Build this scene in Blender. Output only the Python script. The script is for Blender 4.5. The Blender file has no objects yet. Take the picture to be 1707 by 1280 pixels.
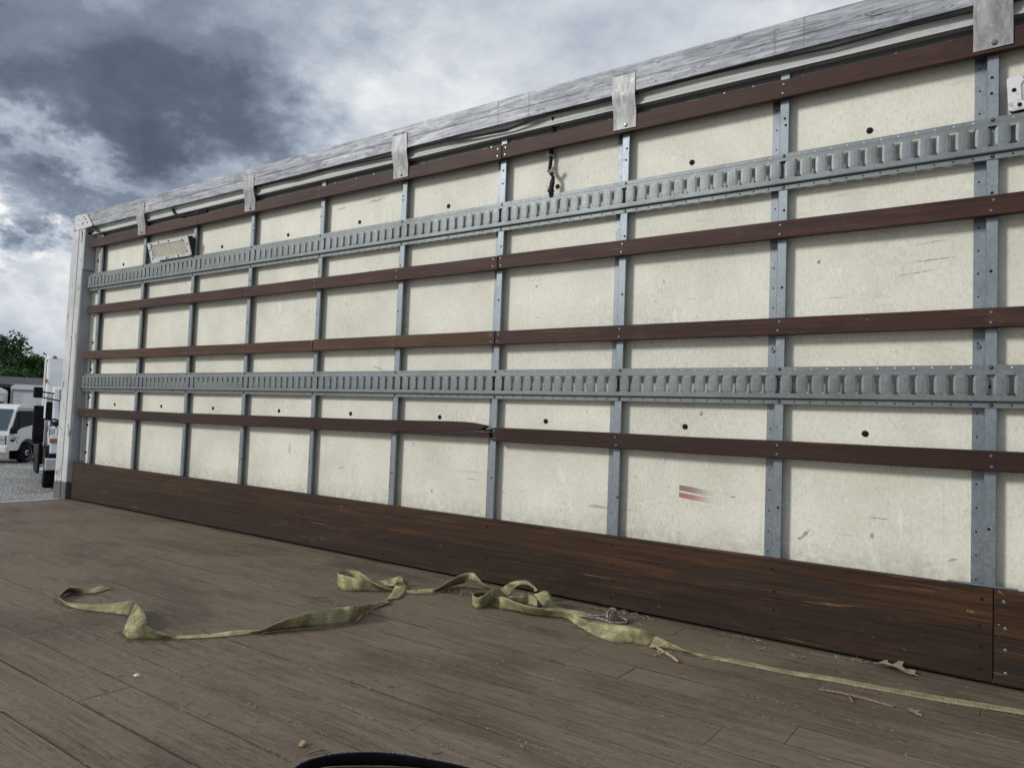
import bpy, bmesh, math, random
from math import radians, pi, sin, cos
from mathutils import Vector, Matrix
random.seed(7)
SC = bpy.context.scene
COL = SC.collection

# ---------------------------------------------------------------- camera
cam = bpy.data.cameras.new('camera')
cam.sensor_fit = 'HORIZONTAL'; cam.sensor_width = 36.0
cam.lens = 36.0 * 1230.26 / 1707.0
cam.clip_start = 0.05; cam.clip_end = 3000
co = bpy.data.objects.new('camera', cam); COL.objects.link(co); SC.camera = co
R = Matrix(((0.81320403, -0.00334449, 0.58196909), (0.58076971, -0.05975916, -0.81187153), (0.03749328, 0.99820722, -0.04665401)))
co.matrix_world = Matrix.Translation((6.21385, -2.62210, 0.71598)) @ R.to_4x4()
SC.render.resolution_x = 1024; SC.render.resolution_y = 767
SC.view_settings.view_transform = 'Standard'; SC.view_settings.look = 'None'
SC.view_settings.exposure = EXPO = 0.8; SC.view_settings.gamma = 1.0
SC.view_settings.use_curve_mapping = False

# ---------------------------------------------------------------- node helpers
class NT:
    def __init__(s, nt): s.nt = nt; s.n = nt.nodes; s.l = nt.links
    def new(s, t, **kw):
        n = s.n.new(t)
        for k, v in kw.items(): setattr(n, k, v)
        return n
    def set(s, sock, v):
        if v is None: return
        if isinstance(v, bpy.types.NodeSocket): s.l.new(v, sock)
        elif isinstance(v, (tuple, list)) and len(v) == 3 and sock.type == 'RGBA': sock.default_value = (*v, 1)
        else: sock.default_value = v
    def m(s, op, a, b=None, c=None, clamp=False):
        n = s.new('ShaderNodeMath', operation=op); n.use_clamp = clamp
        for i, v in enumerate((a, b, c)):
            if v is not None: s.set(n.inputs[i], v)
        return n.outputs[0]
    def noise(s, vec, scale, detail=3, rough=.55, dist=0):
        n = s.new('ShaderNodeTexNoise'); s.set(n.inputs['Vector'], vec); s.set(n.inputs['Scale'], scale)
        n.inputs['Detail'].default_value = detail; n.inputs['Roughness'].default_value = rough; n.inputs['Distortion'].default_value = dist
        return n.outputs[0]
    def map(s, vec, scale=(1, 1, 1), loc=(0, 0, 0)):
        n = s.new('ShaderNodeMapping'); s.set(n.inputs[0], vec); n.inputs['Scale'].default_value = scale; s.set(n.inputs['Location'], loc)
        return n.outputs[0]
    def ramp(s, f, stops):
        n = s.new('ShaderNodeValToRGB'); s.set(n.inputs[0], f); e = n.color_ramp.elements
        while len(e) < len(stops): e.new(.5)
        for q, (p, c) in zip(e, stops):
            q.position = p; q.color = (*c, 1) if isinstance(c, tuple) else (c, c, c, 1)
        return n.outputs[0]
    def step(s, f, a, b):
        n = s.new('ShaderNodeMapRange'); s.set(n.inputs[0], f); n.inputs[1].default_value = a; n.inputs[2].default_value = b
        return n.outputs[0]
    def mix(s, f, a, b, mode='MIX'):
        n = s.new('ShaderNodeMix', data_type='RGBA', blend_type=mode); s.set(n.inputs[0], f); s.set(n.inputs[6], a); s.set(n.inputs[7], b)
        return n.outputs[2]
    def xyz(s, v):
        n = s.new('ShaderNodeSeparateXYZ'); s.set(n.inputs[0], v); return n.outputs

# ---------------------------------------------------------------- sky and sun
SUN_EL, SUN_DIR = 26, (-0.72, -1.0)      # horizontal direction towards the sun glow
W = bpy.data.worlds.new('World'); SC.world = W; W.use_nodes = True
w = NT(W.node_tree); w.n.clear()
sky = w.new('ShaderNodeTexSky', sky_type='NISHITA'); sky.sun_disc = False
sky.sun_elevation = radians(SUN_EL); sky.sun_rotation = math.atan2(SUN_DIR[0], SUN_DIR[1])
d = w.new('ShaderNodeTexCoord').outputs['Generated']
x, y, z = w.xyz(d)
az = w.m('MULTIPLY', w.m('ARCTAN2', y, x), 57.2958)
el = w.m('MULTIPLY', w.m('ARCSINE', z), 57.2958)
zc = w.m('MAXIMUM', z, 0.0)
zz = w.m('ADD', zc, 0.22)
cx = w.new('ShaderNodeCombineXYZ'); w.set(cx.inputs[0], w.m('DIVIDE', x, zz)); w.set(cx.inputs[1], w.m('DIVIDE', y, zz)); cx.inputs[2].default_value = 3.1
P = cx.outputs[0]
dz = w.map(d, (1, 1, 1.7))
n1 = w.noise(dz, 3.6, 9, .58, .15)
n2 = w.noise(w.map(dz, (1, 1, 1), (5, 2, 1)), 10, 8, .62, .2)
n3 = w.noise(w.map(dz, (1, 1, 1), (9, 7, 3)), 5.5, 9, .64)
n4 = w.noise(w.map(dz, (1, 1, 1), (1, 17, 8)), 8.5, 9, .64)
waz = w.m('ADD', az, w.m('MULTIPLY', w.m('SUBTRACT', n3, .5), 26))
wel = w.m('ADD', el, w.m('MULTIPLY', w.m('SUBTRACT', n4, .5), 19))
t = w.m('ADD', .70, w.m('MULTIPLY', w.m('SUBTRACT', n1, .5), .50))
t = w.m('ADD', t, w.m('MULTIPLY', w.m('SUBTRACT', n2, .5), .36))
n5 = w.noise(w.map(d, (1, 1, 1.5), (2, 6, 4)), 6.5, 8, .58, .1)
bil = w.m('MULTIPLY', w.m('ABSOLUTE', w.m('SUBTRACT', n5, .5)), 2.0)
puff = w.m('MULTIPLY', w.m('SUBTRACT', .20, bil), w.step(el, 24, 12))
t = w.m('SUBTRACT', t, w.m('MULTIPLY', puff, -.62))
t = w.m('SUBTRACT', t, w.m('MULTIPLY', w.step(el, 8, 3), .12))
BLOBS = [  # azimuth, elevation, widths, amount: the large cloud masses
 (156, 19.5, 14, 5.2, -.50), (150, 27, 13, 5, -.26), (172, 26, 12, 8, -.30), (146, 20, 6, 3, -.16), (162, 22, 4, 2.5, .12),
 (157, 12.6, 7, 1.9, -.36), (168, 9, 3, 2, .1),
 (161, 9.8, 2.6, 1.6, .42), (135, 22.5, 6, 5.5, .20), (148, 15.2, 7, 1.5, .06), (159, 15.3, 4, 1.2, .14), (112, 30, 16, 6, .10), (125, 40, 20, 8, -.12)]
for a0, e0, sa, se, A in BLOBS:
    q = w.m('ADD', w.m('POWER', w.m('DIVIDE', w.m('SUBTRACT', waz, a0), sa), 2.0), w.m('POWER', w.m('DIVIDE', w.m('SUBTRACT', wel, e0), se), 2.0))
    t = w.m('ADD', t, w.m('MULTIPLY', w.m('EXPONENT', w.m('MULTIPLY', q, -1)), A))
cc = w.ramp(t, [(0.0, (.080, .100, .145)), (.2, (.120, .148, .205)), (.4, (.215, .26, .34)), (.6, (.40, .455, .54)), (.8, (.66, .695, .745)), (1.0, (.98, .98, .965))])
cs = w.new('ShaderNodeVectorMath', operation='SCALE'); w.set(cs.inputs[0], cc); cs.inputs[3].default_value = 10.0 / 2 ** EXPO * 1.0
# blue gaps low above the horizon
gap = w.m('MULTIPLY', w.step(el, 11, 4), w.step(n1, .56, .44))
sk = w.new('ShaderNodeVectorMath', operation='SCALE'); w.set(sk.inputs[0], sky.outputs[0]); sk.inputs[3].default_value = 0.55
final = w.mix(gap, cs.outputs[0], sk.outputs[0])
bg = w.new('ShaderNodeBackground'); w.set(bg.inputs[0], final); bg.inputs[1].default_value = 0.1
wo = w.new('ShaderNodeOutputWorld'); w.l.new(bg.outputs[0], wo.inputs[0])

sl = bpy.data.lights.new('sun', 'SUN'); sl.energy = 1.35; sl.angle = radians(11); sl.color = (1, .97, .92)
so = bpy.data.objects.new('sun', sl); COL.objects.link(so)
hd = Vector((SUN_DIR[0], SUN_DIR[1], 0)).normalized() * cos(radians(SUN_EL)); hd.z = sin(radians(SUN_EL))
so.rotation_euler = hd.to_track_quat('Z', 'Y').to_euler()

# ---------------------------------------------------------------- materials
def mat(name, build, rough=.6, metal=0.0, spec=.5):
    if 'wood' in name: spec = .24
    m = bpy.data.materials.new(name); m.use_nodes = True
    t = NT(m.node_tree); b = t.n['Principled BSDF']
    b.inputs['Roughness'].default_value = rough; b.inputs['Metallic'].default_value = metal
    b.inputs['Specular IOR Level'].default_value = spec
    if isinstance(build, tuple): b.inputs['Base Color'].default_value = (*build, 1)
    else: build(t, b)
    return m
def coords(t, rnd=True):
    c = t.new('ShaderNodeTexCoord').outputs['Object']
    if not rnd: return c
    o = t.new('ShaderNodeObjectInfo').outputs['Random']
    cb = t.new('ShaderNodeCombineXYZ')
    for i, k in enumerate((37.0, 61.0, 23.0)): t.set(cb.inputs[i], t.m('MULTIPLY', o, k))
    v = t.new('ShaderNodeVectorMath', operation='ADD'); t.set(v.inputs[0], c); t.set(v.inputs[1], cb.outputs[0])
    return v.outputs[0]
def bump(t, b, h, strength=.3, dist=.002):
    n = t.new('ShaderNodeBump'); n.inputs['Strength'].default_value = strength; n.inputs['Distance'].default_value = dist
    t.set(n.inputs['Height'], h); t.l.new(n.outputs[0], b.inputs['Normal'])

def f_liner(t, b):
    c = coords(t, False)
    big = t.noise(c, 3.0, 5, .6); mid = t.noise(t.map(c, (1, 1, .5)), 16, 5, .65, .6); fine = t.noise(t.map(c, (1, 1, .25)), 160, 3, .6)
    weave = t.noise(t.map(c, (300, 10, 60)), 1, 2, .5)
    col = t.mix(t.step(big, .35, .7), (.605, .598, .505), (.765, .758, .665))
    col = t.mix(t.m('MULTIPLY', t.step(mid, .56, .72), .5), col, (.80, .79, .72))
    grime = t.m('MULTIPLY', t.step(t.noise(c, 1.7, 6, .7, .4), .5, .72), t.step(fine, .42, .62))
    col = t.mix(t.m('MULTIPLY', grime, .5), col, (.22, .20, .16))
    col = t.mix(t.m('MULTIPLY', t.step(weave, .42, .68), .15), col, (.3, .28, .22))
    tooth = t.noise(t.map(c, (1, 1, .8), (3, 3, 3)), 85, 4, .75, .5)
    col = t.mix(t.m('MULTIPLY', t.step(tooth, .52, .66), .30), col, (.33, .31, .25))
    col = t.mix(t.m('MULTIPLY', t.step(tooth, .45, .34), .30), col, (.82, .81, .75))
    # streaks running down, scuff lines across, dark specks
    streak = t.step(t.noise(t.map(c, (55, 1, 1.6)), 1, 4, .6), .6, .74)
    col = t.mix(t.m('MULTIPLY', streak, .2), col, (.30, .27, .21))
    sc = t.step(t.noise(t.map(c, (3.5, 1, 75), (2, 0, 4)), 1, 3, .7, .8), .675, .70)
    sc = t.m('MULTIPLY', sc, t.step(t.noise(c, 2.4, 2), .50, .58))
    col = t.mix(t.m('MULTIPLY', sc, .65), col, (.17, .155, .13))
    sp = t.step(t.noise(t.map(c, (1, 1, 1), (11, 3, 5)), 62, 2, .5, .8), .70, .72)
    sp = t.m('MULTIPLY', sp, t.step(t.noise(t.map(c, (1, 1, 1), (21, 3, 9)), 4.5, 3, .6), .50, .60))
    col = t.mix(t.m('MULTIPLY', sp, .75), col, (.10, .09, .08))
    wsc = t.m('MULTIPLY', t.step(t.noise(t.map(c, (9, 1, 3.4), (5, 2, 8)), 1, 4, .7, 2.2), .62, .66), t.step(t.noise(c, 3.1, 2), .48, .56))
    col = t.mix(t.m('MULTIPLY', wsc, .65), col, (.82, .81, .76))
    # splash dirt close above the kick board
    zz = t.xyz(c)[2]
    pn = t.m('FLOOR', t.m('DIVIDE', t.m('ADD', t.xyz(c)[0], .03), .6096)); wn = t.new('ShaderNodeTexWhiteNoise', noise_dimensions='1D'); t.set(wn.inputs['W'], pn)
    col = t.mix(t.m('MULTIPLY', t.xyz(wn.outputs['Color'])[0], .14), col, (.40, .385, .32))
    low = t.m('MULTIPLY', t.step(zz, .36, .285), t.step(t.noise(c, 26, 5, .7), .38, .58))
    col = t.mix(t.m('MULTIPLY', low, .35), col, (.22, .20, .16))
    # single scrapes and smudges: x, z, half length, half height, slope, darkness
    xx = t.xyz(c)[0]
    rag = t.m('SUBTRACT', t.noise(t.map(c, (60, 1, 90), (7, 0, 2)), 1, 5, .75, .6), .5)
    for mx, mz, a_, h_, sl, dk in ((5.568, .362, .024, .010, .9, .65), (5.777, .384, .006, .010, 0, .8), (5.321, .466, .020, .0022, 0, .9), (5.30, .476, .010, .0018, -1.2, .7), (5.79, .442, .045, .0020, -.02, .7),
                                   (6.0, .339, .014, .005, .3, .7), (3.43, 1.809, .075, .010, .08, .55), (3.17, 1.802, .05, .006, .06, .45), (4.447, 1.287, .010, .007, -.5, .7), (5.60, 1.286, .006, .009, .3, .8),
                                   (.805, 1.262, .014, .006, 1.6, .8), (5.93, 1.317, .05, .004, .1, .5), (5.94, 1.262, .07, .003, .06, .6), (5.90, 1.225, .06, .003, .1, .5), (4.10, .470, .09, .0018, 0, .6),
                                   (4.13, .436, .035, .004, 0, .5), (4.716, .819, .03, .006, .2, .45), (3.50, .944, .05, .008, -.25, .5), (2.84, .50, .012, .05, 0, .35), (3.27, .43, .03, .004, .3, .5), (4.87, .36, .05, .003, .5, .4), (5.2, .76, .008, .012, .2, .7)):
        dx = t.m('SUBTRACT', xx, mx); dz_ = t.m('SUBTRACT', t.m('SUBTRACT', zz, mz), t.m('MULTIPLY', dx, sl))
        e_ = t.m('ADD', t.m('POWER', t.m('DIVIDE', dx, a_), 2.0), t.m('POWER', t.m('DIVIDE', dz_, h_), 2.0))
        mk_ = t.step(t.m('ADD', e_, t.m('MULTIPLY', rag, 5.5)), .9, .1)
        col = t.mix(t.m('MULTIPLY', mk_, dk), col, (.10, .092, .08))
    # red paint smear left by a load
    wv = t.noise(t.map(c, (4, 1, 30)), 1, 2)
    zc = t.m('SUBTRACT', zz, t.m('ADD', .470, t.m('MULTIPLY', t.m('SUBTRACT', xx, 5.119), -.10)))
    inz = t.m('MULTIPLY', t.step(zc, -.024, -.022), t.step(zc, .024, .022))
    gapz = t.m('SUBTRACT', 1.0, t.m('MULTIPLY', t.step(zc, -.005, -.004), t.step(zc, .003, .002)))
    inx = t.m('MULTIPLY', t.step(xx, 5.118, 5.121), t.step(xx, 5.285, 5.13))
    brk = t.step(t.m('ADD', t.noise(t.map(c, (330, 1, 420)), 1, 3, .7), t.m('MULTIPLY', inx, .42)), .60, .80)
    sm = t.m('MULTIPLY', t.m('MULTIPLY', inz, gapz), t.m('MULTIPLY', brk, t.step(inx, 0, .08)))
    col = t.mix(t.m('MULTIPLY', sm, .85), col, t.mix(t.step(zc, .0, -.003), (.16, .09, .075), (.30, .06, .045)))
    t.set(b.inputs['Base Color'], col)
    bump(t, b, t.m('ADD', t.m('MULTIPLY', fine, .5), t.m('ADD', t.m('MULTIPLY', weave, .6), t.m('MULTIPLY', mid, .8))), .35, .0012)
M = {}
M['liner'] = mat('cream_liner', f_liner, .55)

def galv(dark=1.0, name='galvanised_steel', streaky=True, rough=.46, tint=(.205, .235, .26)):
    def f(t, b):
        c = coords(t)
        vo = t.new('ShaderNodeTexVoronoi'); t.set(vo.inputs['Vector'], t.map(c, (1, 1, .6))); vo.inputs['Scale'].default_value = 170
        sp = t.xyz(vo.outputs['Color'])[0]
        big = t.noise(c, 6, 5, .6)
        col = t.mix(sp, tuple(q * .86 * dark for q in tint), tuple(q * 1.08 * dark for q in tint))
        col = t.mix(t.m('MULTIPLY', t.step(big, .48, .7), .5), col, tuple(q * .6 * dark for q in tint))
        pale = t.step(t.noise(t.map(c, (1, 1, 1), (4, 9, 2)), 24, 5, .7, 1), .6, .7)
        col = t.mix(t.m('MULTIPLY', pale, .30), col, (.46 * dark, .49 * dark, .52 * dark))
        dk = t.step(t.noise(t.map(c, (1, 1, 1), (14, 9, 12)), 40, 3, .6, .5), .68, .73)
        col = t.mix(t.m('MULTIPLY', dk, .6), col, (.07, .07, .07))
        t.set(b.inputs['Base Color'], col)
        t.set(b.inputs['Roughness'], t.m('ADD', rough - .06, t.m('MULTIPLY', t.m('ADD', sp, big), .1)))
        bump(t, b, t.noise(c, 60, 3), .12, .001)
    return mat(name, f, rough, .75)
M['galv'] = galv()
M['track'] = galv(.80, 'zinc_track_steel', rough=.48, tint=(.205, .228, .238))

def f_alu(t, b):
    c = coords(t)
    lines = t.noise(t.map(c, (5, 18, 110)), 1, 5, .65, .6)
    blot = t.noise(t.map(c, (5, 8, 22)), 1, 5, .7, .8)
    col = t.mix(t.step(lines, .3, .7), (.115, .125, .145), (.46, .475, .51))
    col = t.mix(t.m('MULTIPLY', t.step(blot, .48, .64), .7), col, (.10, .108, .13))
    col = t.mix(t.m('MULTIPLY', t.step(blot, .42, .34), .5), col, (.54, .55, .57))
    sc = t.step(t.noise(t.map(c, (14, 9, 70), (3, 1, 2)), 1, 4, .75, 1.2), .59, .63)
    col = t.mix(t.m('MULTIPLY', sc, .8), col, (.06, .065, .075))
    vs = t.m('MULTIPLY', t.step(t.noise(t.map(c, (42, 4, 1.2), (9, 1, 2)), 1, 3, .6), .61, .67), t.step(t.noise(c, 2.2, 2), .47, .54))
    col = t.mix(t.m('MULTIPLY', vs, .55), col, (.10, .105, .12))
    t.set(b.inputs['Base Color'], col)
    t.set(b.inputs['Roughness'], t.m('ADD', .50, t.m('MULTIPLY', lines, .18)))
    bump(t, b, t.m('ADD', lines, t.m('MULTIPLY', blot, 2)), .35, .0015)
M['alu'] = mat('scuffed_aluminium', f_alu, .4, .3)
def f_alu2(t, b):
    c = coords(t)
    lines = t.noise(t.map(c, (1.2, 40, 90)), 1, 4, .6)
    blot = t.noise(t.map(c, (3, 5, 10)), 1, 5, .7, .8)
    col = t.mix(t.step(lines, .3, .7), (.36, .37, .36), (.54, .55, .54))
    col = t.mix(t.m('MULTIPLY', t.step(blot, .52, .68), .5), col, (.16, .16, .16))
    t.set(b.inputs['Base Color'], col); bump(t, b, blot, .2, .001)
M['alu2'] = mat('dull_aluminium', f_alu2, .6, .2)
def f_clip(t, b):
    c = coords(t)
    a = t.noise(t.map(c, (30, 10, 9)), 1, 5, .7, 1); v = t.noise(t.map(c, (90, 10, 3)), 1, 3, .6)
    col = t.mix(t.step(a, .35, .65), (.17, .175, .18), (.38, .385, .39))
    col = t.mix(t.m('MULTIPLY', t.step(v, .5, .7), .4), col, (.20, .20, .21))
    col = t.mix(t.m('MULTIPLY', t.step(t.noise(c, 22, 4, .7), .6, .7), .6), col, (.58, .58, .58))
    t.set(b.inputs['Base Color'], col); bump(t, b, a, .35, .002)
M['clip'] = mat('beaten_aluminium_plate', f_clip, .52, .35)

def wood(name, c0, c1, c2, dust, wear=0.0, rough=.42, axis='x', stain=0.0, dustamt=.3):
    def f(t, b):
        c = coords(t)
        g = t.noise(t.map(c, (1.8, 75, 75)), 1, 7, .70, .7)
        g2 = t.noise(t.map(c, (5, 210, 210)), 1, 3, .6)
        big = t.noise(t.map(c, (.9, 4, 4)), 1, 4, .6, .5)
        col = t.mix(t.step(g, .38, .64), c0, c1)
        col = t.mix(t.m('MULTIPLY', t.step(g2, .5, .72), .45), col, tuple(q * .45 for q in c0))
        col = t.mix(t.m('MULTIPLY', t.step(big, .45, .68), .75), col, c2)
        if stain:
            s1 = t.noise(t.map(c, (1.5, 10, 10), (3, 8, 1)), 1, 6, .7, 1.0)
            col = t.mix(t.m('MULTIPLY', t.step(s1, .48, .62), stain), col, (.018, .014, .011))
        if wear:
            wv = t.noise(t.map(c, (2.2, 70, 70), (1, 4, 6)), 1, 6, .7, .6)
            wm = t.m('MULTIPLY', t.step(wv, .60, .66), t.step(t.noise(t.map(c, (1.3, 5, 5), (8, 2, 2)), 1, 3), .50, .62))
            col = t.mix(t.m('MULTIPLY', wm, wear), col, (.23, .135, .070))
            ch = t.step(t.noise(t.map(c, (24, 60, 60), (5, 5, 5)), 1, 4, .7, .4), .70, .72)
            col = t.mix(t.m('MULTIPLY', ch, wear), col, (.32, .22, .13))
        ds = t.noise(t.map(c, (3, 9, 9), (7, 7, 7)), 1, 6, .75, 1.5)
        col = t.mix(t.m('MULTIPLY', t.step(ds, .52, .8), dustamt), col, dust)
        t.set(b.inputs['Base Color'], col)
        t.set(b.inputs['Roughness'], t.m('ADD', rough, t.m('MULTIPLY', ds, .22)))
        bump(t, b, t.m('ADD', g, t.m('MULTIPLY', g2, .4)), .3, .0009)
    return mat(name, f, rough)
M['slat'] = wood('varnished_red_brown_wood', (.020, .0068, .0046), (.056, .0185, .0112), (.060, .024, .014), (.16, .12, .10), .6, .46, dustamt=.3)
M['slat2'] = wood('worn_brown_wood', (.032, .0130, .0065), (.082, .036, .0170), (.105, .054, .028), (.17, .12, .09), .6, .5, dustamt=.24)
M['slat3'] = wood('dark_brown_wood', (.012, .0052, .0040), (.034, .0122, .0078), (.036, .016, .010), (.11, .085, .07), .25, .46, dustamt=.14)
M['kick'] = wood('worn_kick_board_wood', (.016, .0070, .0035), (.080, .034, .0125), (.017, .0075, .004), (.10, .07, .045), .9, .5, stain=.75, dustamt=.22)
M['kick2'] = wood('grimy_kick_board_wood', (.011, .0062, .0040), (.046, .021, .0100), (.013, .008, .006), (.085, .065, .045), .6, .55, stain=.8, dustamt=.3)

def f_floor(t, b):
    c = coords(t); cw = coords(t, False)
    o = t.new('ShaderNodeObjectInfo').outputs['Random']
    g = t.noise(t.map(c, (2.2, 60, 3)), 1, 6, .68, .8)
    g2 = t.noise(t.map(c, (9, 260, 3)), 1, 4, .65)
    col = t.mix(t.step(g, .36, .66), (.112, .083, .058), (.205, .160, .115))
    col = t.mix(t.m('MULTIPLY', t.step(g2, .50, .66), .5), col, (.040, .030, .022))
    big = t.noise(t.map(cw, (.8, 1.6, 1)), 1.6, 6, .62, .4)
    col = t.mix(t.m('MULTIPLY', t.step(big, .40, .66), .5), col, (.205, .164, .118))
    col = t.mix(t.m('MULTIPLY', t.step(big, .52, .36), .45), col, (.055, .042, .032))
    col = t.mix(t.m('MULTIPLY', t.m('SUBTRACT', o, .5), .28), col, (.08, .06, .045))
    # cracks, splinter marks and gouges
    cr = t.m('MULTIPLY', t.step(t.noise(t.map(c, (3.2, 130, 3), (2, 5, 0)), 1, 5, .7, .5), .62, .64), t.step(t.noise(t.map(c, (2, 9, 1)), 1, 3), .44, .54))
    col = t.mix(t.m('MULTIPLY', cr, .55), col, (.022, .016, .012))
    sc = t.step(t.noise(t.map(cw, (38, 16, 1), (1, 8, 0)), 1, 3, .65, 1.6), .735, .755)
    col = t.mix(t.m('MULTIPLY', sc, .7), col, (.035, .026, .02))
    mot = t.noise(t.map(cw, (1, 2.6, 1), (3, 1, 0)), 34, 5, .72, .7)
    col = t.mix(t.m('MULTIPLY', t.step(mot, .52, .66), .40), col, (.045, .034, .025))
    col = t.mix(t.m('MULTIPLY', t.step(mot, .46, .34), .35), col, (.205, .172, .132))
    s2 = t.noise(t.map(cw, (13, 60, 1), (6, 2, 0)), 1, 4, .7, 2.6)
    s2 = t.m('MULTIPLY', t.step(s2, .665, .685), t.step(t.noise(cw, 5, 2), .48, .56))
    col = t.mix(t.m('MULTIPLY', s2, .75), col, (.026, .019, .014))
    # dust gathered in patches and fine crumbs
    du = t.m('MULTIPLY', t.step(t.noise(cw, 90, 3, .7), .52, .70), t.step(t.noise(cw, 2.3, 5, .7), .44, .64))
    col = t.mix(t.m('MULTIPLY', du, .35), col, (.30, .255, .205))
    sp = t.step(t.noise(cw, 210, 1, .5), .755, .775)
    col = t.mix(t.m('MULTIPLY', sp, .6), col, (.36, .32, .26))
    # grime worked into the plank edges
    gy = t.xyz(t.new('ShaderNodeTexCoord').outputs['Generated'])[1]
    ge = t.m('MULTIPLY', t.m('SUBTRACT', .5, t.m('ABSOLUTE', t.m('SUBTRACT', gy, .5))), .127)
    wob = t.m('MULTIPLY', t.noise(t.map(c, (7, 30, 1), (3, 0, 1)), 1, 4, .7), .0075)
    eg = t.step(t.m('SUBTRACT', ge, wob), -.0005, -.0018)
    eg = t.m('MULTIPLY', eg, t.step(t.noise(t.map(c, (2.6, 1, 1), (8, 4, 2)), 1, 3, .6), .36, .52))
    col = t.mix(t.m('MULTIPLY', eg, .66), col, (.022, .016, .012))
    du2 = t.m('MULTIPLY', t.step(ge, .010, .003), t.m('MULTIPLY', t.step(t.noise(cw, 120, 3, .7), .50, .62), t.step(t.noise(cw, 3.1, 3, .6), .50, .60)))
    col = t.mix(t.m('MULTIPLY', du2, .6), col, (.30, .26, .20))
    t.set(b.inputs['Base Color'], col)
    t.set(b.inputs['Roughness'], t.m('ADD', .56, t.m('MULTIPLY', g, .25)))
    h = t.m('SUBTRACT', t.m('ADD', g, t.m('MULTIPLY', g2, .5)), t.m('ADD', t.m('MULTIPLY', cr, 1.4), t.m('ADD', t.m('MULTIPLY', sc, .9), t.m('MULTIPLY', s2, .9))))
    bump(t, b, t.m('ADD', t.m('ADD', h, t.m('MULTIPLY', mot, -.8)), t.m('MULTIPLY', du, .3)), .7, .0016)
M['floor'] = mat('dusty_plank_wood', f_floor, .7, spec=.35)
M['grit'] = mat('dirt_in_joints', lambda t, b: t.set(b.inputs['Base Color'], t.mix(t.step(t.noise(coords(t, False), 60, 4, .7), .52, .68), (.010, .008, .006), (.13, .10, .075))), .95)

def f_white(t, b):
    c = coords(t, False)
    col = t.mix(t.step(t.noise(c, 5, 4, .6), .35, .7), (.44, .45, .46), (.60, .605, .595))
    st = t.noise(t.map(c, (30, 30, 2)), 1, 4, .6)
    col = t.mix(t.m('MULTIPLY', t.step(st, .5, .7), .4), col, (.30, .275, .23))
    ru = t.noise(t.map(c, (1, 1, .35)), 26, 7, .78, .6)
    rim = t.m('MULTIPLY', t.step(ru, .575, .60), t.step(t.noise(c, 4, 3), .40, .50))
    col = t.mix(rim, col, (.09, .055, .035))
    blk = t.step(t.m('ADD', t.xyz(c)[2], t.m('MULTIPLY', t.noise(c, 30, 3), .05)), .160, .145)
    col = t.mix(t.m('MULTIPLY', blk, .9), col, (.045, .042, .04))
    t.set(b.inputs['Base Color'], col)
    bump(t, b, t.m('SUBTRACT', 1, rim), .4, .001)
M['post_white'] = mat('chipped_white_paint', f_white, .45)
def f_gray(t, b):
    c = coords(t, False)
    col = t.mix(t.step(t.noise(t.map(c, (4, 4, 2)), 3, 5, .65), .35, .7), (.30, .32, .345), (.40, .42, .44))
    col = t.mix(t.m('MULTIPLY', t.step(t.noise(c, 40, 4, .7), .62, .68), .5), col, (.12, .10, .09))
    t.set(b.inputs['Base Color'], col)
M['post_gray'] = mat('grey_steel_and_shade', f_gray, .5)  # real grey parts, and the painted shade on the corner post's side

def f_web(t, b):
    uv = t.new('ShaderNodeTexCoord').outputs['UV']; c = t.new('ShaderNodeTexCoord').outputs['Object']
    u, v, _ = t.xyz(uv)
    rib = t.m('SINE', t.m('MULTIPLY', u, 2 * pi / .0032))
    col = t.mix(t.step(t.noise(c, 14, 5, .65, .6), .36, .66), (.17, .155, .070), (.70, .66, .34))
    col = t.mix(t.m('MULTIPLY', t.step(rib, .2, 1), .22), col, (.12, .11, .05))
    cen = t.m('MULTIPLY', t.step(t.m('ABSOLUTE', t.m('SUBTRACT', v, .5)), .035, .015), t.step(t.noise(t.map(uv, (30, 1, 1)), 1, 3), .35, .5))
    col = t.mix(t.m('MULTIPLY', cen, .55), col, (.075, .06, .03))
    edge = t.step(t.m('ABSOLUTE', t.m('SUBTRACT', v, .5)), .44, .49)
    col = t.mix(t.m('MULTIPLY', edge, .7), col, (.46, .44, .33))
    dirt = t.m('ADD', t.step(t.noise(c, 24, 6, .75, .4), .42, .60), t.m('MULTIPLY', t.step(t.xyz(c)[0], 5.25, 5.55), .5), clamp=True)
    col = t.mix(t.m('MULTIPLY', dirt, .66), col, (.25, .22, .155))
    t.set(b.inputs['Base Color'], col)
    bump(t, b, rib, .8, .0010)
M['web'] = mat('dirty_yellow_webbing', f_web, .8, spec=.2)
def f_web2(t, b):
    uv = t.new('ShaderNodeTexCoord').outputs['UV']; c = t.new('ShaderNodeTexCoord').outputs['Object']
    u, v, _ = t.xyz(uv)
    rib = t.m('SINE', t.m('MULTIPLY', u, 2 * pi / .0026))
    col = t.mix(t.step(t.noise(c, 20, 5, .65), .36, .66), (.010, .013, .022), (.022, .028, .045))
    st = t.step(t.noise(t.map(uv, (60, 2.5, 1)), 1, 4, .7), .55, .72)
    col = t.mix(t.m('MULTIPLY', st, .4), col, (.06, .062, .07))
    edge = t.m('MULTIPLY', t.step(v, .93, .98), t.step(t.noise(t.map(uv, (200, 1, 1)), 1, 3), .35, .55))
    col = t.mix(t.m('MULTIPLY', edge, .8), col, (.22, .21, .19))
    t.set(b.inputs['Base Color'], col); bump(t, b, rib, .5, .0006)
M['web2'] = mat('dark_navy_webbing', f_web2, .75, spec=.25)
M['steel'] = mat('worn_steel_wire', lambda t, b: t.set(b.inputs['Base Color'], t.mix(t.step(t.noise(coords(t), 120, 4), .4, .6), (.42, .38, .37), (.25, .20, .18))), .36, .85)
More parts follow.
